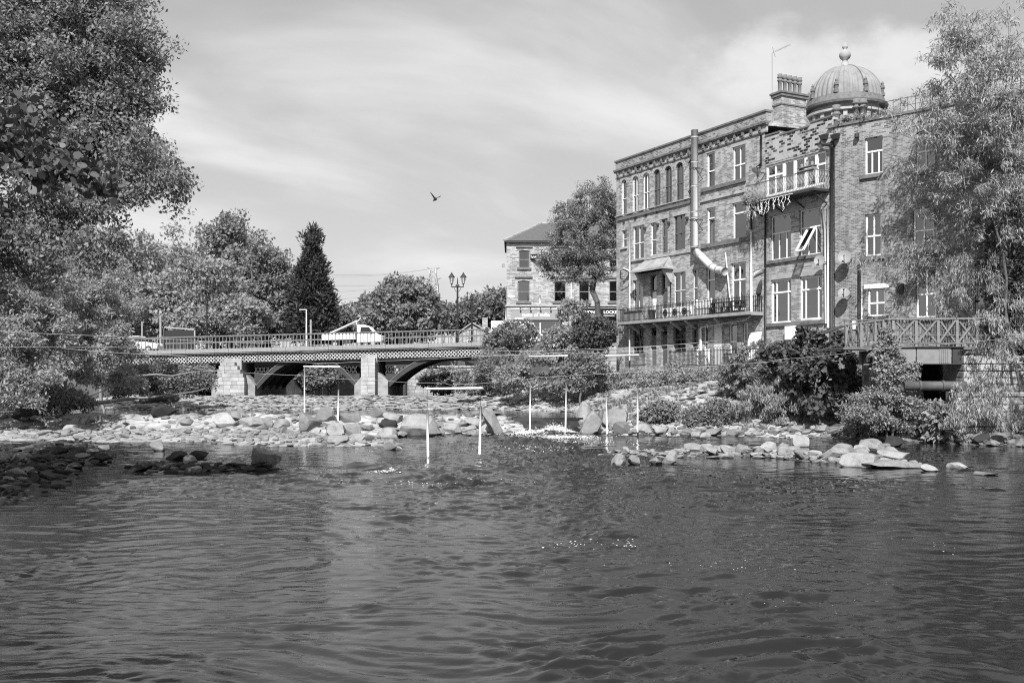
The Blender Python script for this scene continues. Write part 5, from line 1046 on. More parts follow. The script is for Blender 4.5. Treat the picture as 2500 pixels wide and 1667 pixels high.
MB().box(X(2130)-FO.x, X(2352)-FO.x, -.14, .05, -.88, -.842).box(X(2130)-FO.x, X(2352)-FO.x, -.14, .05, -.065, -.02).build('girder_flange', 'dark_iron', fb)
for k in range(5): x = X(2293+k*5)-FO.x; MB().box(x-.02,x+.02,-.08,-.052,-.80,-.1).build('stiffener', 'girder_grey', fb)
MB().box(X(2103,yl(2103))-FO.x, X(2165)-FO.x, .3, 1.0, -.84, -.1).build('bearer', 'dark_iron', fb)
MB().box(X(2140)-FO.x,X(2200)-FO.x,.25,2.0,-.9-3.2,-.9).build('bridge_pier', 'rubble_wall', fb)
st = empty('timber_stair', P(1890, 900, 55), 'sloping timber handrail with braces coming down to the riverside path', 'handrail'); SO = st.location
def sbar(a, b_, w, name, Ya, Yb): return MB().bar(P(*a,Ya)-SO, P(*b_,Yb)-SO, w).build(name, 'timber', st)
sbar((1763,905),(2060,795),.11,'handrail',61.0,50.2); sbar((1763,957),(1763,903),.13,'post',61.0,61.0); sbar((1770,930),(2060,838),.08,'lower_rail',60.8,50.2)
for px, Yq in ((1832,58.2),(1905,55.4),(1980,52.8)): py = 905-(px-1763)*.37; sbar((px,py+62),(px,py),.12,'post',Yq,Yq)
for a, b_, Ya, Yb in (((1775,938),(1828,886),60.5,58.3),((1800,892),(1830,918),59.5,58.3),((1842,908),(1898,858),58,55.6),((1850,872),(1900,895),57.8,55.6),((1915,885),(1972,832),55.2,53),((1820,890),(1795,925),59,59.8)): sbar(a, b_, .07, 'cross_brace', Ya, Yb)
Yp = 47.0; lp_ = empty('river_pipe', (X(2275,Yp), Yp, H+(HZ-942)/F*Yp), 'thick dark pipe crossing low under the footbridge girder', 'pipe'); MB().tube([(-1.35,0,0),(1.6,0,0)], .23, 14).build('pipe_body', 'pipe_rust', lp_, True); 
for x in (-.6,.5): MB().tube([(x-.06,0,0),(x+.06,0,0)], .27, 14).build('pipe_collar', 'pipe_rust', lp_, True)
cu = empty('culvert', (X(2275,50.6), 50.6, .2), 'dark square culvert opening under the steel girder', 'culvert'); w = X(2300,50.6)-X(2275,50.6); zt = H+(HZ-885)/F*50.6-.2
MB().box(-w-2.4,-w,0,.5,0,zt+.3).box(w,w+2.2,0,.5,0,zt+.3).box(-w,w,0,.5,zt+.0,zt+.3).build('surround', 'rubble_wall', cu); MB().box(-w,w,.40,.49,0,zt).build('tunnel_shade_panel', 'dark_room', cu)  # near-black panel stands for the unlit depth of the culvert
def block_wall(e, x0, x1, zs_, y, mats, seed, dep=.9):
    rr = random.Random(seed)
    for a, b_ in zip(zs_[:-1], zs_[1:]):
        x = x0
        while x < x1-.05:
            w_ = rr.uniform(.55,1.05); xe_ = min(x+w_, x1); xe_ = x1 if x1-xe_ < .25 else xe_
            o = MB().box(x+.012, xe_-.012, y-rr.random()*.07, y+dep, a+.012, b_-.012).build('stone_block', rr.choice(mats), e); bv = o.modifiers.new('bevel', 'BEVEL'); bv.width = .04; bv.segments = 2; x = xe_
ab = empty('stone_abutment', (X(2352,47.7), 47.7, 2.4), 'pale block stone abutment carrying the right end of the footbridge', 'abutment'); block_wall(ab, 0, 4.2, [0,.34,.66,.98,1.32,1.72], 0, ['pale_stone','pale_stone','ashlar'], 3); MB().box(.05,4.2,.85,2.4,0,1.72).build('wall_core', 'ashlar_dark', ab)
rv = empty('river_wall', (X(2335,46.9), 46.9, .1), 'dark lower river wall behind the hanging willow foliage', 'wall'); block_wall(rv, 0, 6.5, [0,.32,.66,1.0,1.36,1.7,2.06,2.3], 0, ['ashlar_dark','ashlar','ashlar_dark'], 4); MB().box(.02,6.5,.85,1.2,0,2.3).build('wall_core', 'ashlar_dark', rv)

# ------------------------------------------------------------------ slalom gates and wires over the river
def gate(Y, bar, poles, label, r=.042):
    c = P((bar[0][0]+bar[1][0])/2, (bar[0][1]+bar[1][1])/2, Y); e = empty('slalom_gate', c, label, 'slalom gate', 'slalom gates hung over the rapid')
    MB().tube([P(*bar[0],Y)-c, P(*bar[1],Y)-c], r*1.05, 10).build('crossbar', 'white_plastic', e, True)
    for (xt, yt, xb, yb) in poles:
        a, b_ = P(xt,yt,Y)-c, P(xb,yb,Y)-c; po_ = MB().tube([a, b_], r, 10).build('hanging_pole', 'white_plastic', e, True); MB().tube([b_+Vector((0,0,.0)), b_-Vector((0,0,.03))], r*1.03, 10).build('pole_cap', 'offwhite', po_)
        MB().tube([a, Vector((a.x, 0, P(0,(bar[0][1]+bar[1][1])/2,Y).z-c.z))], .008, 4).build('cord', 'dark_iron', e)
    for px in (bar[0][0]+6, bar[1][0]-6): MB().tube([Vector((GX(px,Y)-c.x,0,0)), Vector((GX(px,Y)-c.x,0,9*Y/F))], .012, 4).build('hanger', 'dark_iron', e)
gate(55, ((741,894.5),(831,895.5)), ((743.5,896,743.5,1062),(826.5,951,825,1035)), 'left slalom gate over the boulders, its left pole the longest')
gate(38.5, ((1041,949),(1178,947.5)), ((1043,1000,1045,1113.5),(1173.5,991.5,1171,1107)), 'nearest slalom gate, low over open water before the bridge piers', .046)
gate(54, ((1291,870),(1386,868.5)), ((1295,934,1293.5,1054.5),(1382.5,937,1380.5,1054.5)), 'slalom gate spanning the white water of the chute')
gate(52, ((1478,868.5),(1560,866.5)), ((1479.5,953,1482,1058),(1557,949,1556.5,1053)), 'rightmost slalom gate, before the rocks below the stone building')
def wire(pts, label, r=.009, mat='rope'):
    pts = [P(*p) for p in pts]; out = []
    for a, b_ in zip(pts[:-1], pts[1:]):
        for k in range(6): out.append(a.lerp(b_, k/6)-Vector((0,0,.05*4*(k/6)*(1-k/6))))
    tag(MB().tube(out+[pts[-1]], r, 4).build('gate_wire', mat), label, 'wire', 'wires carrying the slalom gates')
wire([(-120,800,46),(282,821,48),(396,827,49),(716,839,52),(1000,848,54),(1300,857,56),(1700,838,55)], 'topmost pale wire crossing the bridge railing from the left trees')
wire([(-120,843,47),(270,847,50),(680,855,53),(1100,872,54),(1385,859,55),(1750,832,55)], 'thin wire running just above the lattice girder', (.007))
wire([(150,850,50),(413,867,52),(752,885,55),(869,883,55),(926,881,55),(1219,866,55),(1340,862,55),(1520,858,57),(1760,842,56)], 'wire holding the left gate crossbar under the girder')
wire([(480,900,54),(750,917,50),(940,929,45),(1085,934,40),(1110,938,38.5),(1270,925,40),(1308,921,41),(1800,888,43),(1918,876,42),(2142,851,38),(2540,817,32)], 'long low wire rising to the willow at the right', .007)

# ------------------------------------------------------------------ bird
Yq = 60; c = P(1062, 487, Yq); k_ = Yq/F
m = MB(); ax = Vector((7,0,5)).normalized(); m.tube([Vector((-5.5,0,-4.2))*k_, Vector((-3.5,0,-2.8))*k_, Vector((-1,0,-.8))*k_, Vector((1.6,0,1.4))*k_, Vector((3.0,0,3.2))*k_, Vector((3.7,0,4.0))*k_], [.01,.035,.085,.10,.06,.012], 8)
def wing(pts, th):
    vs = [Vector(p)*k_ for p in pts]; n = len(vs); o = [v+Vector((0,-th,0)) for v in vs]+[v+Vector((0,th,0)) for v in vs]; m.add(o, [tuple(range(n)), tuple(range(2*n-1,n-1,-1))]+[(i,(i+1)%n,n+(i+1)%n,n+i) for i in range(n)])
wing([(-.5,0,.5),(1.8,0,2.4),(-2.5,-8,7.5),(-8,-12,13.5),(-10.5,-14,16),(-10.2,-13,14),(-7,-9,8.5),(-3,-3,2.2)], .012)
wing([(1.0,2,1.8),(2.6,2,3.0),(7,8,7),(12,14,11),(13.5,16,11.5),(13,15,9.8),(8,9,6),(3,3,2.4)], .012)
tag(m.build('flying_bird', 'bird_dark', None, True, loc=c), 'small dark bird flying with raised wings in the open sky', 'bird')

# ------------------------------------------------------------------ rocks
import bmesh
def rock_mesh(seed, sub, mat, name='boulder', flat=.7):
    rs = np.random.RandomState(seed); bm = bmesh.new(); bmesh.ops.create_icosphere(bm, subdivisions=sub, radius=1.0)
    V = np.array([v.co for v in bm.verts]); 
    for k in range(11):
        n = rs.randn(3); n /= np.linalg.norm(n); d = rs.uniform(.45, .82); e = V @ n-d; V -= np.outer(np.maximum(e, 0), n)
    V[:,2] *= flat; off = rs.rand(3)*50
    nn = fbm(V[:,0]*1.5+off[0]+V[:,2], V[:,1]*1.5+off[1]-V[:,2]*.7, 3); V *= (1+.22*nn)[:,None]
    V[:,2] -= V[:,2].min()*.72                                     # sunk a little
    V[:,0] /= np.abs(V[:,0]).max(); V[:,1] /= np.abs(V[:,1]).max(); V[:,2] /= V[:,2].max()
    for v, c in zip(bm.verts, V): v.co = c
    me = bpy.data.meshes.new(name); bm.to_mesh(me); bm.free(); me.materials.append(MT[mat])
    me.polygons.foreach_set('use_smooth', [True]*len(me.polygons)); me.set_sharp_from_angle(angle=math.radians(28)); return me
RM = {mat: [rock_mesh(s+11*i, 3, mat, 'boulder', fl) for s, fl in ((1,.8),(2,.7),(3,.9),(4,.6),(5,.8),(6,.75),(7,.55),(8,1.0))] for i, mat in enumerate(('rock_pale','rock_mid','rock_dark','rock_gravel'))}
WZ = lambda x, y: 0.0 if y < 54 else (.74 if y < 72 and x < 3.6 else -9)
def ray_ground(px, py, lo=18., hi=92.):
    Y = np.arange(lo, hi, .1); X = (px-1250)/F*Y; z = zg(X, Y); z = np.maximum(z, np.where(Y < 55.5, 0, np.where((Y < 72) & (X < 3.6), .74, -9))); pr = HZ-(z-H)*F/Y
    i = np.argmax(pr <= py); return float(X[i]), float(Y[i]), float(z[i])
def boulder(l, r, t_, b_, mat, label, v=0, rot=None, tilt=0, dz=0, group=None):
    x, Y, z = ray_ground((l+r)/2, b_-2); w = (r-l)*Y/F/2; h = (b_-t_)*Y/F; rr = random.Random(int(l*7+t_))
    o = bpy.data.objects.new('boulder', RM[mat][v % 8]); C.objects.link(o); o.location = (x, Y+w*.4, z-.03+dz); rz = rr.uniform(-.5,.5) if rot is None else rot
    o.rotation_euler = (0, tilt, rz); o.scale = (w*1.06, max(w*.75, .3), h*1.05)
    return tag(o, label, 'rock', group)
BL = [ # left, right, top, bottom, material, label
 (722,784,1008,1057,'rock_mid','rough brownish upright boulder behind the left gate pole'),(773,824,998,1034,'rock_pale','pointed pale boulder behind the left gate, right pole'),(796,842,1034,1066,'rock_pale','pale rough boulder under the right pole of the left gate'),
 (836,882,1036,1064,'rock_mid','dark topped boulder right of the pole of the left gate'),(967,1072,1013,1066,'rock_pale','biggest pale boulder, broad smooth face, left of the nearest gate pole'),(934,990,1008,1036,'rock_pale','light sloping boulder at the upper left shoulder of the biggest boulder'),
 (899,946,995,1021,'rock_mid','rough boulder topping the pile behind the boulder row'),(916,968,1028,1051,'rock_dark','dark rough boulder wedged left of the biggest boulder'),(912,968,1045,1071,'rock_pale','pale slab at the waterside left of the biggest boulder'),(798,858,1063,1083,'rock_pale','long low rock at the waterline below the left gate'),
 (845,914,1060,1078,'rock_pale','pale flat ledge at the waterline in the boulder row'),(826,882,1011,1034,'rock_mid','broad grey boulder in the middle of the boulder row'),(1080,1127,1034,1059,'rock_pale','smooth pale boulder between the nearest gate poles'),(1133,1194,1021,1048,'rock_pale','smooth rounded boulder shaded beneath, left of the leaning slab'),
 (1172,1206,1036,1060,'rock_pale','small pale boulder at the foot of the leaning slab'),(1142,1232,1000,1018,'rock_mid','flat grey slab lying behind the leaning slab'),
 (1404,1442,984,1034,'rock_pale','tall pointed boulder at the right of the chute top'),(1458,1476,1004,1040,'rock_mid','narrow upright rock between the slab and the broad boulder right of the chute'),(1472,1542,1000,1043,'rock_pale','broad pale boulder right of the chute'),(1499,1542,1033,1062,'rock_mid','rounded boulder at the waterside between the rightmost gate poles'),
 (1543,1595,1038,1061,'rock_pale','low pale boulder under the right pole of the rightmost gate'),(1591,1639,1041,1062,'rock_pale','smooth pale boulder below the leafy plant on the right shore'),(1450,1478,1045,1061,'rock_pale','small boulder in the water below the slab right of the chute'),
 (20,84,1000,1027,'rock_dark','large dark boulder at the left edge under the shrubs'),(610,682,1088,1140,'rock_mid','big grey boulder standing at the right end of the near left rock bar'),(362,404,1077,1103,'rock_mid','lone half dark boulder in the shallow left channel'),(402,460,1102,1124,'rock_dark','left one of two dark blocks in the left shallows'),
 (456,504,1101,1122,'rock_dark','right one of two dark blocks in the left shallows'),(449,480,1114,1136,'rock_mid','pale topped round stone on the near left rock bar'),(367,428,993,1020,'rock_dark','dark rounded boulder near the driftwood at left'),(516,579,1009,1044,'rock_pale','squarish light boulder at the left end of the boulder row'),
 (577,651,1021,1047,'rock_pale','long pale boulder next to the squarish one at left'),(656,704,1024,1047,'rock_pale','pale wedge boulder left of the left gate pole'),(640,668,1020,1045,'rock_mid','narrow grey stone between two pale boulders at left'),
 (2060,2158,1107,1143,'rock_pale','biggest white boulder on the right stone bar'),(2003,2100,1091,1123,'rock_pale','long pale boulder behind the biggest white one on the right bar'),(2095,2166,1073,1106,'rock_pale','pointed pale boulder topping the right stone bar'),(2149,2236,1103,1129,'rock_pale','flat pale slab sloping to the water at the right bar tip'),
 (2249,2293,1134,1152,'rock_pale','low white rock alone in water off the right bar tip'),(2319,2368,1130,1147,'rock_pale','two humped white rock in dark water at right'),(2380,2440,1152,1163,'rock_mid','barely emerging flat rock farthest right in the dark water'),(2098,2260,1127,1145,'rock_mid','long low grey ledge at the waterline of the right bar tip'),
 (1935,1983,1064,1093,'rock_pale','rounded pale boulder below the grassy clump on the right bar'),(1843,1902,1081,1107,'rock_pale','square shouldered pale boulder in the middle of the right bar'),(1941,1983,1098,1120,'rock_mid','grey boulder at the waterside in the middle of the right bar'),(1758,1789,1088,1120,'rock_pale','upright pale rock at the middle of the right bar edge'),
 (2155,2211,1066,1093,'rock_dark','dark flat topped block behind the right bar'),(1517,1541,1093,1109,'rock_pale','small pointed rock topping the left tip of the right bar'),(1490,1529,1108,1138,'rock_pale','pale rock at the outermost left tip of the right bar'),(1530,1562,1112,1136,'rock_mid','grey rock right of the outermost tip of the right bar'),
 (1588,1618,1117,1136,'rock_mid','grey mossy rock in the gap of the right bar'),(1615,1657,1104,1136,'rock_pale','rounded white rock left of the gap in the right bar'),(1662,1721,1083,1106,'rock_pale','flat pale slab lying at the back of the right bar'),(1722,1758,1090,1112,'rock_pale','white tilted rock right of the flat slab on the right bar'),
 (934,972,1078,1100,'rock_mid','rock cluster top breaking the water left of the nearest gate'),(966,982,1090,1100,'rock_pale','small pale rock beside the cluster left of the nearest gate'),(1798,1840,1086,1112,'rock_mid','mottled boulder between two pale ones on the right bar'),(1900,1942,1092,1116,'rock_pale','pale boulder with flat top right of the square shouldered one')]
for i, b_ in enumerate(BL): boulder(*b_, v=i*3+1)
# two big leaning slabs either side of the chute
for (px, pt, pb, w_, th, tilt, lab, mat) in ((1210,996,1063,.36,.24,-.42,'tall dark slab leaning at the left side of the chute','rock_mid'),(1441,1004,1061,.52,.28,.40,'pale rectangular slab leaning at the right side of the chute','rock_pale')):
    x, Y, z = ray_ground(px, 1060); o = bpy.data.objects.new('leaning_slab', RM[mat][2 if tilt < 0 else 4]); C.objects.link(o); h = (pb-pt)*Y/F
    o.location = (x-math.sin(tilt)*h*.4, Y, z-.25); o.rotation_euler = (.12, tilt, .1); o.scale = (w_, th*1.6, h*1.22); tag(o, lab, 'rock')
# scattered single rocks, by neighbourhood
WHERE = {'ridge':['left of the left gate','behind the left gate','between the left gate and the biggest boulder','between the biggest boulder and the leaning slab'],
 'shore':['under the rightmost gate','below the leafy clumps','below the tall grassy clump','behind the tip of the right bar'], 'bar':['near the flat slab','near the square shouldered boulder','below the grassy clump','near the biggest white boulder'],
 'gravel':['at the far left edge','below the drift log','beside the shallow left channel','near the near left rock bar'], 'dark':['nearest the bottom left corner','before the shallow channel','at the head of the channel','against the left edge'],
 'nearbar':['at the left tip','in the middle','beside the big grey boulder'], 'rightdark':['beneath the fine leaved bush','before the river wall','farthest right']}
SZ = ['small','middling','large']; TN = {'rock_gravel':'light grey','rock_pale':'pale','rock_mid':'grey','rock_dark':'dark'}; RG = {'ridge':'boulder between the pools','shore':'right shore stone','bar':'right bar stone','gravel':'left gravel bank stone','dark':'left shore stone','nearbar':'near left bar stone','rightdark':'shaded willow shore stone'}
REG = [ # name, label, polyline px/py of bases, spread px, count, size range px, materials
 ('ridge', 'pale boulder in the row between the pools, left of the chute', [(520,1040),(700,1052),(880,1062),(1050,1055),(1190,1056)], (26,15), 46, (16,44), ('rock_pale','rock_gravel','rock_mid')),
 ('shore', 'pale stone along the right shore below the building', [(1480,1058),(1640,1060),(1760,1062),(1880,1055),(1990,1050)], (25,9), 34, (16,40), ('rock_pale','rock_pale','rock_mid')),
 ('bar', 'pale stone heaped on the right stone bar', [(1720,1112),(1850,1108),(1990,1112),(2130,1110),(2200,1122)], (30,12), 52, (18,46), ('rock_pale','rock_pale','rock_pale','rock_mid')),
 ('gravel', 'light stone on the left gravel bank', [(20,1050),(150,1058),(300,1062),(430,1055),(560,1068)], (60,20), 46, (14,38), ('rock_gravel','rock_pale','rock_mid')),
 ('dark', 'wet stone on the left shore, tree shade put into its tone', [(10,1205),(60,1150),(150,1130),(250,1112),(20,1120)], (55,18), 46, (18,48), ('rock_dark','rock_dark','rock_mid')),
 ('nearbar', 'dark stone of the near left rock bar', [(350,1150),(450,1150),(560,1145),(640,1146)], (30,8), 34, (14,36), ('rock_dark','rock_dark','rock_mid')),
 ('rightdark', 'shaded stone along the far right shore under the willow', [(2170,1068),(2280,1075),(2390,1078),(2480,1085)], (40,9), 40, (22,56), ('rock_dark','rock_mid','rock_mid'))]
nrock = 0
for key, lab, pl, (sx_, sy_), n, (s0, s1), mats in REG:
    rr = random.Random(key)
    for k in range(n):
        i = rr.randrange(len(pl)-1); u = rr.random(); px = pl[i][0]+(pl[i+1][0]-pl[i][0])*u+rr.gauss(0,1)*sx_*.6; py = pl[i][1]+(pl[i+1][1]-pl[i][1])*u+rr.uniform(-1,1)*sy_
        w_ = s0+(s1-s0)*rr.random()**1.7; w_ *= 1.15; h_ = w_*rr.uniform(.26,.46); mt_ = rr.choice(mats); lab = SZ[min(2, int((w_-s0)/(s1-s0)*3))]+' '+TN[mt_]+(' angular ' if k % 2 == 1 else ' rounded ')+RG[key]+', '+WHERE[key][i]
        boulder(px-w_/2, px+w_/2, py-h_, py, mt_, lab, rr.randrange(8), rr.uniform(-3,3), rr.uniform(-.25,.25), 0, {'ridge':'boulders between the pools','shore':'stones on the right shore','bar':'stones of the right bar','gravel':'stones of the left gravel bank','dark':'dark stones of the left shore','nearbar':'stones of the near left bar','rightdark':'stones of the far right shore'}[key])
# small stones nobody could count
def stones(name, n, sampler, mats, size, label, flat=(.35,.7)):
    protos = []
    for s in range(6):
        bm = bmesh.new(); bmesh.ops.create_icosphere(bm, subdivisions=2, radius=1); V = np.array([v.co for v in bm.verts]); rs = np.random.RandomState(s+60)
        for k in range(9): nn = rs.randn(3); nn /= np.linalg.norm(nn); e = V @ nn-rs.uniform(.4,.8); V -= np.outer(np.maximum(e,0), nn)
        Fc = np.array([[v.index for v in f.verts] for f in bm.faces]); bm.free(); protos.append((V, Fc))
    rs = np.random.RandomState(len(name)*7+n); vs = []; fs = []; o = 0
    pts = sampler(rs, n)
    for (x, y, k) in pts:
        V, Fc = protos[rs.randint(6)]; s = size[0]+(size[1]-size[0])*rs.rand()**2; s *= k; a = rs.rand()*6.28; ca, sa = math.cos(a), math.sin(a)
        T = V*np.array([s*rs.uniform(.9,1.6), s, s*rs.uniform(*flat)]); T = np.stack([T[:,0]*ca-T[:,1]*sa, T[:,0]*sa+T[:,1]*ca, T[:,2]+T[:,0]*rs.uniform(-.25,.25)], 1)
        vs.append(T+np.array([x, y, ground_zs(x, y)+s*.1])); fs.append(Fc+o); o += len(V)
    me = rawmesh(name, np.concatenate(vs), np.concatenate(fs), mats, False); tag(put(name, me), label, None, None, 'stuff')
_gi = None
def ground_zs(x, y):
    i = np.searchsorted(ys, y)-1; j = np.searchsorted(xs, x)-1; fy = (y-ys[i])/(ys[i+1]-ys[i]); fx = (x-xs[j])/(xs[j+1]-xs[j])
    return (gz[i,j]*(1-fx)+gz[i,j+1]*fx)*(1-fy)+(gz[i+1,j]*(1-fx)+gz[i+1,j+1]*fx)*fy
def along(poly, sp, zmin=-.12, zmax=9):
    def f(rs, n):
        out = []
        while len(out) < n:
            i = rs.randint(len(poly)-1); u = rs.rand(); x = poly[i][0]+(poly[i+1][0]-poly[i][0])*u+rs.randn()*sp[0]; y = poly[i][1]+(poly[i+1][1]-poly[i][1])*u+rs.randn()*sp[1]
            z = ground_zs(x, y)
            if zmin < z < zmax: out.append((x, y, 1))
        return out
    return f
stones('gravel_pale', 1200, along([(-27,52),(-20,51),(-14,50.5),(-9.5,47.5),(-7,47)], (1.3,1.6)), 'rock_gravel', (.06,.24), 'loose pale gravel on the left bank')
stones('ridge_rubble', 420, along(RIDGE, (.9,1.1), .05), 'rock_gravel', (.08,.30), 'loose pale rubble among the boulders')
stones('bar_rubble', 700, along(BAR_R, (.5,.55)), 'rock_pale', (.06,.22), 'small pale stones of the right bar')
stones('shore_rubble', 420, along([(3.8,55.6),(6,53.9),(9.6,53.3),(12,52.6),(15.3,51.4)], (.9,.6)), 'rock_gravel', (.07,.28), 'small pale stones of the right shore')
stones('dark_gravel', 1000, along(BAR_LL+[(-14.6,24)], (1.0,.9)), 'rock_dark', (.06,.24), 'small dark stones of the shaded left shore')  # dark tone carries the tree shade on this shore
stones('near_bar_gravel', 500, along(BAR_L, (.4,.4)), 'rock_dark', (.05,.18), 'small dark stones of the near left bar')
stones('willow_shore_rubble', 600, along([(15.5,51.2),(18.3,48.8),(21.5,45.8),(25,43)], (1.0,.7)), 'rock_mid', (.08,.30), 'small shaded stones under the willow')
def apron_pts(rs, n):
    out = []
    while len(out) < n:
        x = rs.uniform(-30, 7); y = rs.uniform(69.3, 82.5); out.append((x, y, 1)) if x < float(interp(XR, y))+5.5 else None
    return out
stones('slope_stones', 520, along([(2,69),(5,66),(8,62),(11,58.5),(13,56)], (2.2,2.0), .7), 'rock_gravel', (.07,.34), 'worn stones bedded in the pale bank slope', (.14,.35))
stones('weir_stones', 2000, apron_pts, 'rock_pale', (.10,.42), 'worn flat stones of the dry weir slope', (.10,.22))

# ------------------------------------------------------------------ trees and bushes
def E(px, py, Y, rx, rz, ry): return np.array([GX(px,Y), Y, H+(HZ-py)/F*Y, rx*Y/F, ry, rz*Y/F])
def foliage(name, cl, cr, n, L_, Wd, mat, parent, rs, mode='rand', cen=None, flat=.75):
    """n leaves round the cluster centres cl (k,3) of radius cr (k,)"""
    k = rs.randint(len(cl), size=n); d = rs.randn(n,3); d /= np.linalg.norm(d,axis=1)[:,None]; r = rs.rand(n)**.45
    off = d*r[:,None]; off[:,2] *= flat; p = cl[k]+off*cr[k][:,None]
    cen = cl.mean(0) if cen is None else cen; ow = p-cen; ow /= np.linalg.norm(ow,axis=1)[:,None]+1e-6
    t = rs.randn(n,3)+ow*.5
    if mode == 'droop': t = rs.randn(n,3)*.42+ow*.3+np.array([0,0,-.75])
    if mode == 'spray': t = rs.randn(n,3)*.45+off*.6+ow*np.array([.5,.5,.1])+np.array([0,0,.55])
    if mode == 'grass': t = rs.randn(n,3)*.35+np.array([0,0,1.0])
    t /= np.linalg.norm(t,axis=1)[:,None]
    nr = rs.randn(n,3)*.75+off*.8+ow*.35+np.array([0,0,.5]); s = np.cross(t, nr); s /= np.linalg.norm(s,axis=1)[:,None]+1e-6
    nn = np.cross(s, t); sz = rs.uniform(.45,1.4,n)[:,None]
    if mat == 'leaf_broad':
        V = np.stack([p, p+t*L_*.2*sz+s*Wd*.38*sz, p+t*L_*.55*sz+s*Wd*.5*sz, p+t*L_*.88*sz+s*Wd*.28*sz-nn*L_*.08, p+t*L_*sz-nn*L_*.15, p+t*L_*.88*sz-s*Wd*.28*sz-nn*L_*.08, p+t*L_*.55*sz-s*Wd*.5*sz, p+t*L_*.2*sz-s*Wd*.38*sz],1).reshape(-1,3)
        return put(name, rawmesh(name, V, np.arange(8*n).reshape(-1,8), mat), parent)
    a = p; b_ = p+t*L_*.5*sz+s*Wd*.5*sz; c = p+t*L_*sz-nn*L_*.12*sz; e = p+t*L_*.5*sz-s*Wd*.5*sz
    V = np.stack([a,b_,c,e],1).reshape(-1,3); Fc = np.arange(4*n).reshape(-1,4); return put(name, rawmesh(name, V, Fc, mat), parent)
def clusters(ells, n, rs, shell=.5, noise=0.0, zfloor=None):
    ells = np.array(ells); w = (ells[:,3]*ells[:,4]*ells[:,5])**(2/3.); w /= w.sum(); out = []; tries = 0
    while len(out) < n:
        tries += 1; strict = tries < 30*n
        e = ells[rs.choice(len(ells), p=w)]; d = rs.randn(3); d /= np.linalg.norm(d); r = (shell+(1-shell)*rs.rand()**.7)*(1.0+.22*(rs.rand() < .16)); p = e[:3]+d*r*e[3:6]
        if strict and noise and fbm(np.array([p[0]*.5+p[1]*.3]), np.array([p[2]*.5-p[1]*.2]), 2)[0] < -noise: continue
        if strict and zfloor is not None and p[2] < zfloor: continue
        out.append(p)
    return np.array(out)
def skeleton(name, base, top, cl, r0, mat, parent, rs, origin, twig=.02, lim=320, nt_=7, sides=5):
    """trunk from base to top, then limbs reaching every cluster from the nearest branch"""
    nodes = [np.array(base)+(np.array(top)-np.array(base))*i/nt_+np.array([rs.randn(), rs.randn(), 0])*r0*.8*(0 < i) for i in range(nt_+1)]; par = [-1]+list(range(nt_)); lo = 2
    cl = cl[:lim]; order = np.argsort(np.linalg.norm(cl-np.array(top), axis=1))
    for i in order:
        c = cl[i]; A_ = np.array(nodes[lo:]); d = np.linalg.norm(A_-c, axis=1)+np.maximum(0, A_[:,2]-c[2])*.6; j = int(np.argmin(d))+lo
        m_ = nodes[j]*.5+c*.5+rs.randn(3)*d.min()*.08+np.array([0,0,d.min()*.06]); nodes.append(m_); par.append(j); nodes.append(c); par.append(len(nodes)-2)
    cnt = np.ones(len(nodes))
    for i in range(len(nodes)-1, 0, -1): cnt[par[i]] += cnt[i]
    rad = np.maximum(twig, r0*(cnt/cnt[0])**.48); V = []; Fc = []; a = np.arange(sides)*2*math.pi/sides
    for i in range(1, len(nodes)):
        p, q = nodes[par[i]], nodes[i]; d = q-p; l = np.linalg.norm(d)
        if l < 1e-4: continue
        d /= l; u = np.cross(d, [0,0,1.]) if abs(d[2]) < .95 else np.cross(d, [0,1.,0]); u /= np.linalg.norm(u); v = np.cross(d, u); ring = np.cos(a)[:,None]*u+np.sin(a)[:,None]*v; o = len(V)*sides*2
        V.append(np.concatenate([p+ring*min(rad[par[i]], rad[i]*1.5), q+ring*rad[i]])); k = np.arange(sides); Fc.append(np.stack([o+k, o+(k+1)%sides, o+sides+(k+1)%sides, o+sides+k], 1))
    return put(name, rawmesh(name, np.concatenate(V)-np.array(origin), np.concatenate(Fc), mat, True), parent)
def tree(name, label, cat, base, ells, ncl, nleaf, L_, Wd, leaf, cr, r0, top=None, mode='rand', shell=.5, noise=0., seed=1, bark='bark', group=None, twig=.02, crname='crown', trname='trunk', lim=260, flat=.75, extra=None):
    rs = np.random.RandomState(seed); base = np.array(base, float); base[2] = min(base[2], min(float(q[2]) for q in ells)-.15); e = empty(name, base, label, cat, group); cl = clusters(ells, ncl, rs, shell, noise, base[2]+.05)
    if extra is not None: cl = np.concatenate([cl, np.array(extra)])
    rad = cr*rs.uniform(.6,1.25,len(cl)); foliage(crname, cl-base, rad, nleaf, L_, Wd, leaf, e, rs, mode, (np.average(np.array(ells)[:,:3], axis=0)-base), flat)
    if top is None: top = np.average(np.array(ells)[:,:3], axis=0)
    skeleton(trname, base, top, cl, r0, bark, e, rs, base, twig, lim); return e
G = lambda px, Y: (GX(px,Y), Y, ground_z(GX(px,Y), Y)-.1)
def reground(ells):
    """slide a clump along its line of sight until its lowest lobe stands on the ground"""
    e = max(ells, key=lambda q: (H-q[2]+q[5])/q[1]); px = 1250+e[0]/e[1]*F; pb = HZ+(H-e[2]+e[5]*.85)/e[1]*F
    x, Y, z = ray_ground(px, pb, 30); f = Y/e[1]; out = []
    for q in ells: q = q.copy(); q[3:] *= f; q[:2] *= f; q[2] = H+(q[2]-H)*f; q[1] += .3; out.append(q)
    return (x, Y+.3, z-.05), out
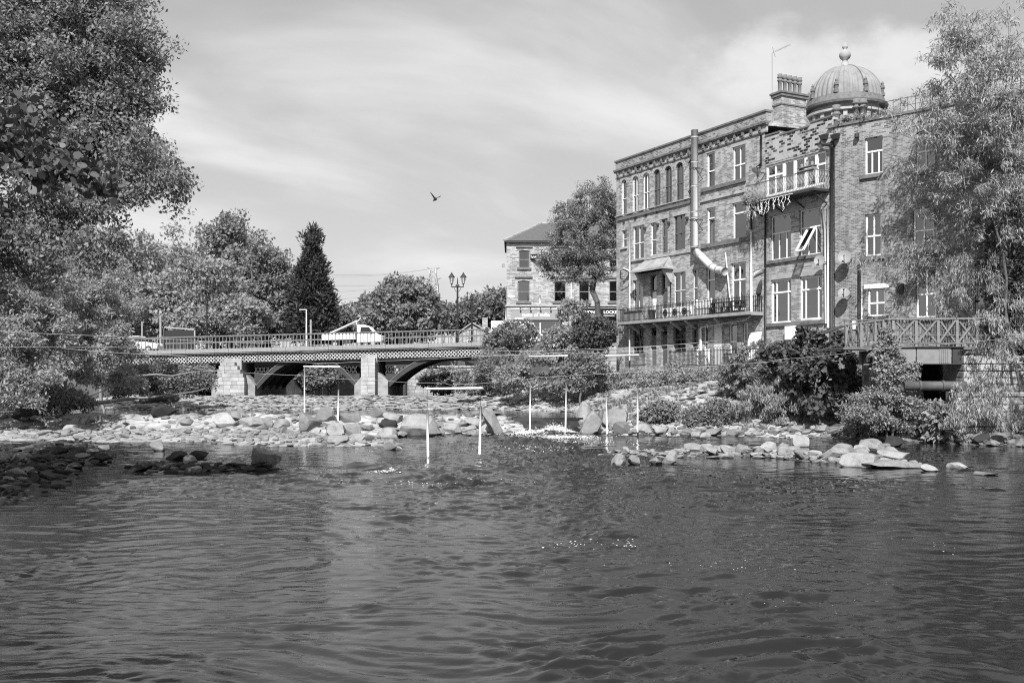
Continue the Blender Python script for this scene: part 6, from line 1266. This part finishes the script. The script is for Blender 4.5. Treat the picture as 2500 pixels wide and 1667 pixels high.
# left foreground
b0 = (-15.8, 25.5, 1.0)
tree('alder_tree', 'large bushy tree filling the upper left, sunlit above and dark beneath', 'tree', b0,
  [E(80,60,27,250,190,2.6),E(70,270,26,230,200,2.4),E(200,200,26.5,165,200,2.0),E(290,90,27,105,140,1.4),E(230,350,26,170,130,1.9),E(340,430,25,115,90,1.4),E(130,500,24.5,190,100,1.7),E(20,590,24,190,85,1.8),E(330,230,26.5,65,90,.9),E(240,600,24,75,55,.8),E(415,470,25,45,50,.6),E(60,140,26,250,230,2),E(200,-10,27,150,90,1.8),E(310,140,27,85,110,1.2),E(300,260,26.5,90,80,1.2)],
  1250, 150000, .11, .056, 'leaf_mid', .46, .30, (-14.2,26,8.5), shell=.2, noise=0, seed=3, twig=.009, lim=1250)
tree('alder_tree', 'second dense tree at the far left edge, shading the dark stones', 'tree', (-20,27.5,1.6), [np.array([-19.5,27,7.5,4.6,3.2,3.8]),np.array([-18.0,30,6.5,3.0,3,2.8])], 260, 30000, .16, .09, 'leaf_mid', .7, .3, shell=.3, seed=6, twig=.015, lim=200)
tree('alder_tree', 'tree on the left bank outside the view, throwing shade over the dark stones', 'tree', (-17,18,1.6), [np.array([-16,18,8.0,4.6,4.2,4.0]),np.array([-14.5,22.5,8.2,3.0,2.5,3.2])], 260, 34000, .17, .10, 'leaf_mid', .75, .3, shell=.2, seed=8, twig=.015, lim=200)
tree('willow_tree', 'willow on the right bank outside the view, shading the far right shore', 'tree', (26,36.5,.4), [np.array([25.5,36.5,9,4.2,3.6,5.0])], 200, 22000, .26, .08, 'leaf_willow', .9, .25, mode='droop', shell=.2, seed=9, lim=150)
tree('hazel_branch_tree', 'near tree with broad leaves reaching in from the left edge', 'tree', (-6.9,9.6,1.2), [E(60,330,9.4,150,70,.5),E(170,400,9.6,130,60,.5),E(60,430,9.3,120,60,.5),E(240,440,9.7,60,35,.3),E(-200,380,9.5,150,120,.6)],
  80, 1700, .075, .062, 'leaf_broad', .22, .09, (-5.9,9.5,4.6), shell=.2, seed=5, twig=.006, lim=60, flat=.5)
for i, (px, Y, ells, n, lab, lf) in enumerate((
   (-40,52,[E(40,700,52,130,110,2.0),E(-60,820,51,170,120,2.2),E(90,850,52,90,90,1.8),E(30,950,51,120,60,1.5)],30000,'pale willow shrub leaning over the gravel at the far left edge','leaf_light'),
   (150,57,[E(190,760,57,140,110,2.4),E(120,890,56,140,70,2.0),E(250,880,56,90,75,1.8),E(180,955,58,150,45,1.6),E(300,950,62,70,45,1.4),E(60,960,58,100,45,1.6),E(60,800,57,130,120,2)],44000,'loose pale willow shrub before the left end of the bridge','leaf_light'),
   (260,66,[E(230,690,66,90,80,2.0),E(300,740,66,60,70,1.6),E(120,650,66,120,80,2),E(200,830,66,130,100,2),E(60,760,66,130,120,2)],30000,'tall thin shrub with pale stems before the left bridge end','leaf_light'),
   (430,70,[E(400,915,70,75,40,1.4),E(470,925,70,55,32,1.2),E(345,905,69,55,45,1.3),E(290,880,69,60,70,1.3)],16000,'dark bush with bare branches at the left foot of the bridge','leaf_mid'))):
    tree('riverside_shrub', lab, 'shrub', G(px,Y), ells, 150, int(n*1.35), .23, .08, lf, .70, .12, shell=.25, noise=.12, seed=20+i, bark='bark_pale', group='shrubs on the left bank', twig=.02, crname='foliage', trname='stems', lim=110)
def log(pts, r, label): tag(MB().tube([P(*p) for p in pts], [r*(1-.7*i/(len(pts)-1)) for i in range(len(pts))], 7).build('fallen_branch', 'bark_pale', None, True), label, 'branch', 'fallen branches on the left bank')
log([(290,922,66),(380,914,67),(420,918,68),(470,908,69),(545,905,70)], .09, 'upper bare fallen branch sticking out over the dark bush'); log([(400,968,64),(440,962,66),(480,955,68),(512,945,70)], .09, 'lower bare pale branch ending in forked twigs near the left pier')
log([(230,985,60),(300,975,61),(370,970,62),(420,962,63)], .14, 'dark drift log lying on the gravel below the shrubs'); log([(165,960,58),(120,930,57),(60,880,55)], .08, 'slanting pale branch among the left shrubs')
x, Y, z = ray_ground(415, 985); o = MB().tube([(-1.9,0,.15),(-.6,.1,.5),(.5,.2,.62),(1.0,.1,.28)], [.15,.4,.5,.2], 9).build('root_stump', 'bark', None, True, loc=(x-.4,Y,z)); tag(o, 'dark washed up tree stump on the gravel below the shrubs', 'stump')
# trees beyond the bridge
for i, (px, Y, ells, ncl, n, L_, lf, lab, cr) in enumerate((
   (400,118,[E(400,700,118,130,120,5),E(330,640,118,90,80,4),E(480,720,114,110,100,4),E(300,760,116,90,60,4)],150,24000,.42,'leaf_light','broad light foliaged tree behind the left half of the bridge',1.5),
   (560,132,[E(560,640,132,65,110,4),E(550,575,132,42,52,2.6),E(600,700,130,80,110,4)],120,19000,.46,'leaf_mid','tallest dark leafed tree with ragged top, left of the conifer',1.5),
   (650,126,[E(648,680,126,60,75,3.5),E(620,760,124,75,65,3.5),E(690,770,124,36,50,2.5)],110,17000,.42,'leaf_mid','rounded tree sloping down to the right beside the conifer',1.4),
   (540,112,[E(560,770,112,95,45,3),E(470,790,110,75,38,2.5)],80,11000,.40,'leaf_light','low bright bushy tree behind the railing below the tallest tree',1.2),
   (240,110,[E(220,720,110,110,110,4),E(140,640,112,120,90,4)],110,15000,.42,'leaf_light','pale tree behind the left shrubs beyond the bridge end',1.5))):
    tree('broadleaf_tree', lab, 'tree', G(px,Y), ells, ncl, n, L_, L_*.62, lf, cr, .45, shell=.62, seed=40+i, group='trees beyond the bridge', twig=.05, lim=80)
cy_ = [E(762,700+k*16.5,122,max(8,(k+.6)/8.2*56 if k < 5 else 45+(k-5)*4.0),26,max(.7,(k+.6)/8.2*3 if k < 5 else 2.6)) for k in range(-6,7)]
cy_ = [E(762,590+k*18.5,122,[4,9,16,23,30,36,41,45,49,52,54,55,54][k],24,[.5,.9,1.3,1.7,2,2.2,2.4,2.6,2.7,2.8,2.9,2.9,2.8][k]) for k in range(13)]+[E(743,588,122,6,22,.3),E(756,578,122,5,20,.3),E(778,584,122,6,22,.3),E(763,572,122,3,14,.2)]
tree('conifer', 'tall dark conical conifer standing behind the bridge railing', 'tree', G(762,122), cy_, 420, 30000, .60, .16, 'leaf_conifer', .75, .4, mode='spray', shell=.72, seed=61, twig=.04, lim=60, flat=1.1)
tree('sycamore_tree', 'dense round crowned tree right of the truck', 'tree', G(985,118), [E(985,760,118,92,72,4.2),E(985,725,118,62,42,3.2),E(925,775,117,48,42,3),E(1045,780,117,48,42,3)], 150, 22000, .42, .30, 'leaf_mid', 1.15, .5, shell=.74, seed=62, twig=.05, lim=80)
tree('cypress', 'thin pointed tree top between the conifer and the round tree', 'tree', G(886,170), [E(886,745,170,9,22,.8),E(886,775,170,13,25,1)], 40, 2600, .6, .25, 'leaf_mid', .6, .3, mode='spray', seed=63, lim=20)
def wood(name, label, ells, n, L_, lf, seed, cr=2.2):
    rs = np.random.RandomState(seed); cl = clusters(ells, 300, rs, .55); o = foliage(name, cl, cr*rs.uniform(.6,1.2,len(cl)), n, L_, L_*.65, lf, None, rs); tag(o, label, None, None, 'stuff')
wood('far_woodland', 'distant wood behind the lamp posts', [E(1110+i*32,770-[0,6,14,22,26,24,20,14][i]+8,215,48,[30,34,38,44,48,48,44,40][i],6) for i in range(8)]+[E(1060,775,215,45,32,6)], 26000, .75, 'leaf_far', 71)
wood('far_woodland', 'distant wood between the conifer and the round tree', [E(820,790,190,42,34,5),E(860,785,190,40,34,5),E(900,795,190,40,30,5),E(790,800,185,30,34,4)], 12000, .7, 'leaf_far', 72)
wood('left_woodland', 'mass of foliage closing the view at the left behind the trees', [E(-60+i*110,740,150,90,140,6) for i in range(7)], 26000, .75, 'leaf_mid', 73, 2.4)
wood('underbridge_thicket', 'dense foliage on the far bank seen through the bridge arches', [E(700,915,116,75,45,2),E(780,920,116,50,40,2),E(640,930,117,40,35,2),E(450,930,115,90,40,2),E(560,900,118,60,50,2)], 17000, .36, 'leaf_mid', 74, .9)
# tree before the restaurant
tree('ash_tree', 'feathery leaved tree with dark forked trunk before the restaurant', 'tree', (GX(1472,81), 81, 4.2), [E(1430,560,81,95,95,2.4),E(1465,505,81,60,80,1.8),E(1440,660,81,60,35,1.6),E(1480,490,81,40,55,1.6),E(1375,610,81,70,50,1.8),E(1350,645,81,50,30,1.2),E(1385,675,81,50,22,1),E(1470,640,81,40,40,1.4),E(1400,540,81,50,60,1.6),E(1480,560,82,40,80,2)], 380, 36000, .19, .072, 'leaf_mid', .55, .24, (GX(1448,81),81,H+(HZ-680)/F*81), shell=.3, noise=.3, seed=81, twig=.03, lim=380)
for i, (px, Y, ells, n, lab, lf, L_) in enumerate((
   (1265,76,[E(1260,820,76,55,35,1.6),E(1225,835,77,40,35,1.4)],8000,'mid green bush at the right end of the bridge','leaf_mid',.22),
   (1350,73,[E(1402,785,73,48,52,1.5),E(1380,840,73,70,40,1.5)],9000,'tall bush under the restaurant sign, hiding its right half','leaf_light',.24),
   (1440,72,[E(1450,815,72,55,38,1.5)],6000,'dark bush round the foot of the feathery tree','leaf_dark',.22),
   (1230,74,[E(1215,905,74,60,55,1.6),E(1160,932,75,50,36,1.3)],9000,'rounded bush over the right arch of the bridge','leaf_mid',.2),
   (1300,70,[E(1310,905,70,65,48,1.5),E(1255,928,70,45,34,1.2)],9000,'bush above the weir in the middle of the bank','leaf_light',.2),
   (1420,67,[E(1430,908,69,65,46,1.5),E(1390,930,68.5,48,34,1.2)],10000,'dense dark bush left of the stone building corner','leaf_mid',.2),
   (1565,69,[E(1540,930,69.5,55,26,.8),E(1600,930,67.5,50,27,.8)],6000,'low weeds before the left ground floor doors','leaf_light',.16),
   (1680,64.5,[E(1650,920,65.5,48,33,.9),E(1710,925,63.5,55,30,.8),E(1765,925,62.5,30,30,.7)],7000,'tall weeds below the hooped iron fence','leaf_light',.16),
   (1100,100,[E(1085,930,100,60,30,2)],5000,'bush growing beyond the right arch','leaf_light',.3))):
    fx = G(px,Y)
    tree('bank_bush', lab, 'bush', fx, ells, 90, n, L_, L_*.55, lf, .45, .08, shell=.6, seed=100+i, group='bushes along the bank', crname='foliage', trname='stems', lim=60)
# right bank, before the footbridge
for i, (px, Y, ells, n, lab, lf, L_, W_) in enumerate((
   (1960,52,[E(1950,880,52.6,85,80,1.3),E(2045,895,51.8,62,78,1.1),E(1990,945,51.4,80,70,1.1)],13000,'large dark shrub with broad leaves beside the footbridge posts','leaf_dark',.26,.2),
   (1850,56,[E(1850,885,56,75,50,.9),E(1800,925,57.5,50,45,.9),E(1880,935,55,65,45,1)],11000,'light shrub around the stair handrail','leaf_mid',.2,.09),
   (1870,53.2,[E(1890,975,53.2,75,55,1.1),E(1840,1010,53,45,45,.9),E(1925,1015,52.8,60,45,.9)],12000,'tall grassy clump on the right shore above the stones','leaf_light',.2,.05),
   (2180,47.6,[E(2175,1000,47.6,95,58,.7),E(2110,1010,48.6,55,50,.8),E(2250,1010,47.3,50,48,.6)],16000,'fine leaved bush on the shore under the footbridge','leaf_light',.14,.06),
   (2300,47.4,[E(2295,1030,46.6,32,40,.5)],1600,'dock like plant with large leaves near the river wall','leaf_light',.34,.16),
   (1610,55,[E(1610,1010,55,38,30,.6)],3000,'leafy dark plant clump above the rightmost gate','leaf_mid',.24,.10),
   (1720,54.2,[E(1700,1020,54.3,38,25,.5),E(1760,1010,54.2,42,34,.6)],5000,'low leafy clump on the shore between stones','leaf_mid',.18,.07),
   (2165,47.7,[E(2168,900,47.9,38,62,.35),E(2165,850,47.8,20,45,.3),E(2210,925,48.0,28,38,.4),E(2170,960,47.8,36,40,.35)],9000,'pale ivy climbing the pier under the footbridge','leaf_light',.12,.10),
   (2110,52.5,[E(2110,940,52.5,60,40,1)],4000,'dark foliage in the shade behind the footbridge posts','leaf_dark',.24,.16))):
    fx, ells = reground(ells) if i in (5, 6) else (G(px,Y), ells)
    tree('shore_bush', lab, 'bush', fx, ells, 110, n, L_, W_, lf, .34, .06, shell=.5, seed=130+i, group='plants on the right shore', crname='foliage', trname='stems', lim=50, mode='grass' if i in (2,) else 'rand')
# willow at the right edge
tree('willow_tree', 'tall airy willow with narrow pale leaves along the right edge', 'tree', (24.2,47.0,.6),
  [E(2440,200,47,200,190,3),E(2330,330,49,170,150,2.4),E(2480,500,47,190,180,2.6),E(2290,560,50.6,150,110,1.6),E(2400,700,49,140,100,1.8),E(2460,860,46,110,130,1.2),E(2210,470,50.8,70,60,1.0),E(2200,640,51,110,40,.8),E(2360,110,47,120,110,1.8),E(2450,1000,45.5,80,60,.9),E(2560,300,47,180,300,3),E(2390,960,45.8,70,60,.8),E(2450,930,45.4,110,110,.9),E(2370,1010,45.2,75,50,.6)],
  900, 58000, .25, .044, 'leaf_willow', .46, .07, (23.0,47.3,10.5), mode='droop', shell=.12, noise=.04, seed=91, twig=.012, lim=760, bark='bark')
tree('backdrop_tree', 'darker tree behind the willow at the far right', 'tree', (26,48.6,2.5), [E(2490,660,48.8,110,170,1.2),E(2560,800,48.5,150,150,1.2)], 160, 16000, .26, .14, 'leaf_dark', .9, .3, shell=.4, seed=92, lim=100)
# off to the right and left, outside the frame, the banks go on wooded (they stand in the water's reflections)
# roof weeds
tree('roof_weed', 'tuft of weeds growing on the roof edge beside the chimney pots', 'plant', Rf.w(Rf.x(2075), .3, zr_+.1), [np.array([*(Rf.w(Rf.x(2070), .3, zr_+.35)), .7,.2,.25]), np.array([*(Rf.w(Rf.x(2120), .3, zr_+.3)), .9,.2,.18])], 30, 900, .2, .07, 'leaf_light', .2, .02, seed=95, lim=20, crname='foliage', trname='stems')

# rough grass and weeds nobody could count
def tufts(name, label, poly, sp, n, per, L_, leaf, zmin=.3, seed=1):
    rs = np.random.RandomState(seed); pts = np.array([(x, y, ground_zs(x, y)) for x, y, k in along(poly, sp, zmin)(rs, n)]); tag(foliage(name, pts, np.full(n, L_*.5)*rs.uniform(.5,1.3,n), n*per, L_, L_*.12, leaf, None, rs, 'grass', flat=.35), label, None, None, 'stuff')
tufts('shore_grass', 'rough grass and weeds between the stones of the right shore', [(4.5,57),(7,55.6),(10,55),(13,54.2),(16,52.5)], (1.1,.8), 150, 34, .26, 'leaf_light', .25, 11)
tufts('slope_grass', 'sparse weeds on the pale bank slope', [(3,68),(6,64),(9,60),(11,58)], (2.0,2.2), 170, 26, .22, 'leaf_mid', .9, 12)
tufts('bank_grass', 'rough grass along the foot of the left shrubs', [(-33,60),(-28,61),(-24,64),(-21,66)], (1.5,1.5), 160, 30, .30, 'leaf_light', .3, 13)
tufts('weir_weeds', 'weeds rooted in the joints of the weir', [(-26,74),(-10,72),(0,71),(4,70)], (2,2.0), 90, 16, .16, 'leaf_mid', .6, 14)
# greenery and pots on the small balcony
tree('balcony_ivy', 'trailing plant spilling from the left end of the small balcony', 'plant', bb.matrix_basis @ Vector((qx0+.5, -po+.1, bz)), [np.array([*(bb.matrix_basis @ Vector((qx0+.45, -po, bz+.12))), .45,.35,.30]), np.array([*(bb.matrix_basis @ Vector((qx0+1.2, -po, bz+.0))), .5,.3,.16])], 40, 1500, .14, .06, 'leaf_light', .18, .02, seed=96, lim=30, crname='foliage', trname='stems')
pb = empty('planter_box', bb.matrix_basis @ Vector((qx1-.55, -po+.12, bz+1.04)), 'pale planter box with small pots on the right corner of the small balcony rail', 'planter', rz=A.rz)
MB().box(-.75,.55,-.16,.16,.0,.07).box(-.7,-.6,-.14,.14,.07,.2).box(.4,.5,-.14,.14,.07,.2).box(-.75,.55,-.16,.16,.2,.25).build('shelf', 'timber_pale', pb)
for x in (-.5,-.1,.3): MB().lathe([(.07,.25),(.10,.45),(.09,.45)], 8, (x,0,0)).build('pot', 'concrete', pb)
m = MB()
for k in range(26): q = R.random()*6.28; x = R.choice((-.5,-.1,.3)); m.add([(x,0,.42),(x+.05*math.cos(q+1.5),.05*math.sin(q+1.5),.55),(x+.16*math.cos(q),.16*math.sin(q),.6+R.random()*.2),(x-.05*math.cos(q+1.5),-.05*math.sin(q+1.5),.55)], [(0,1,2,3)])
m.build('leaves', 'leaf_light', pb)
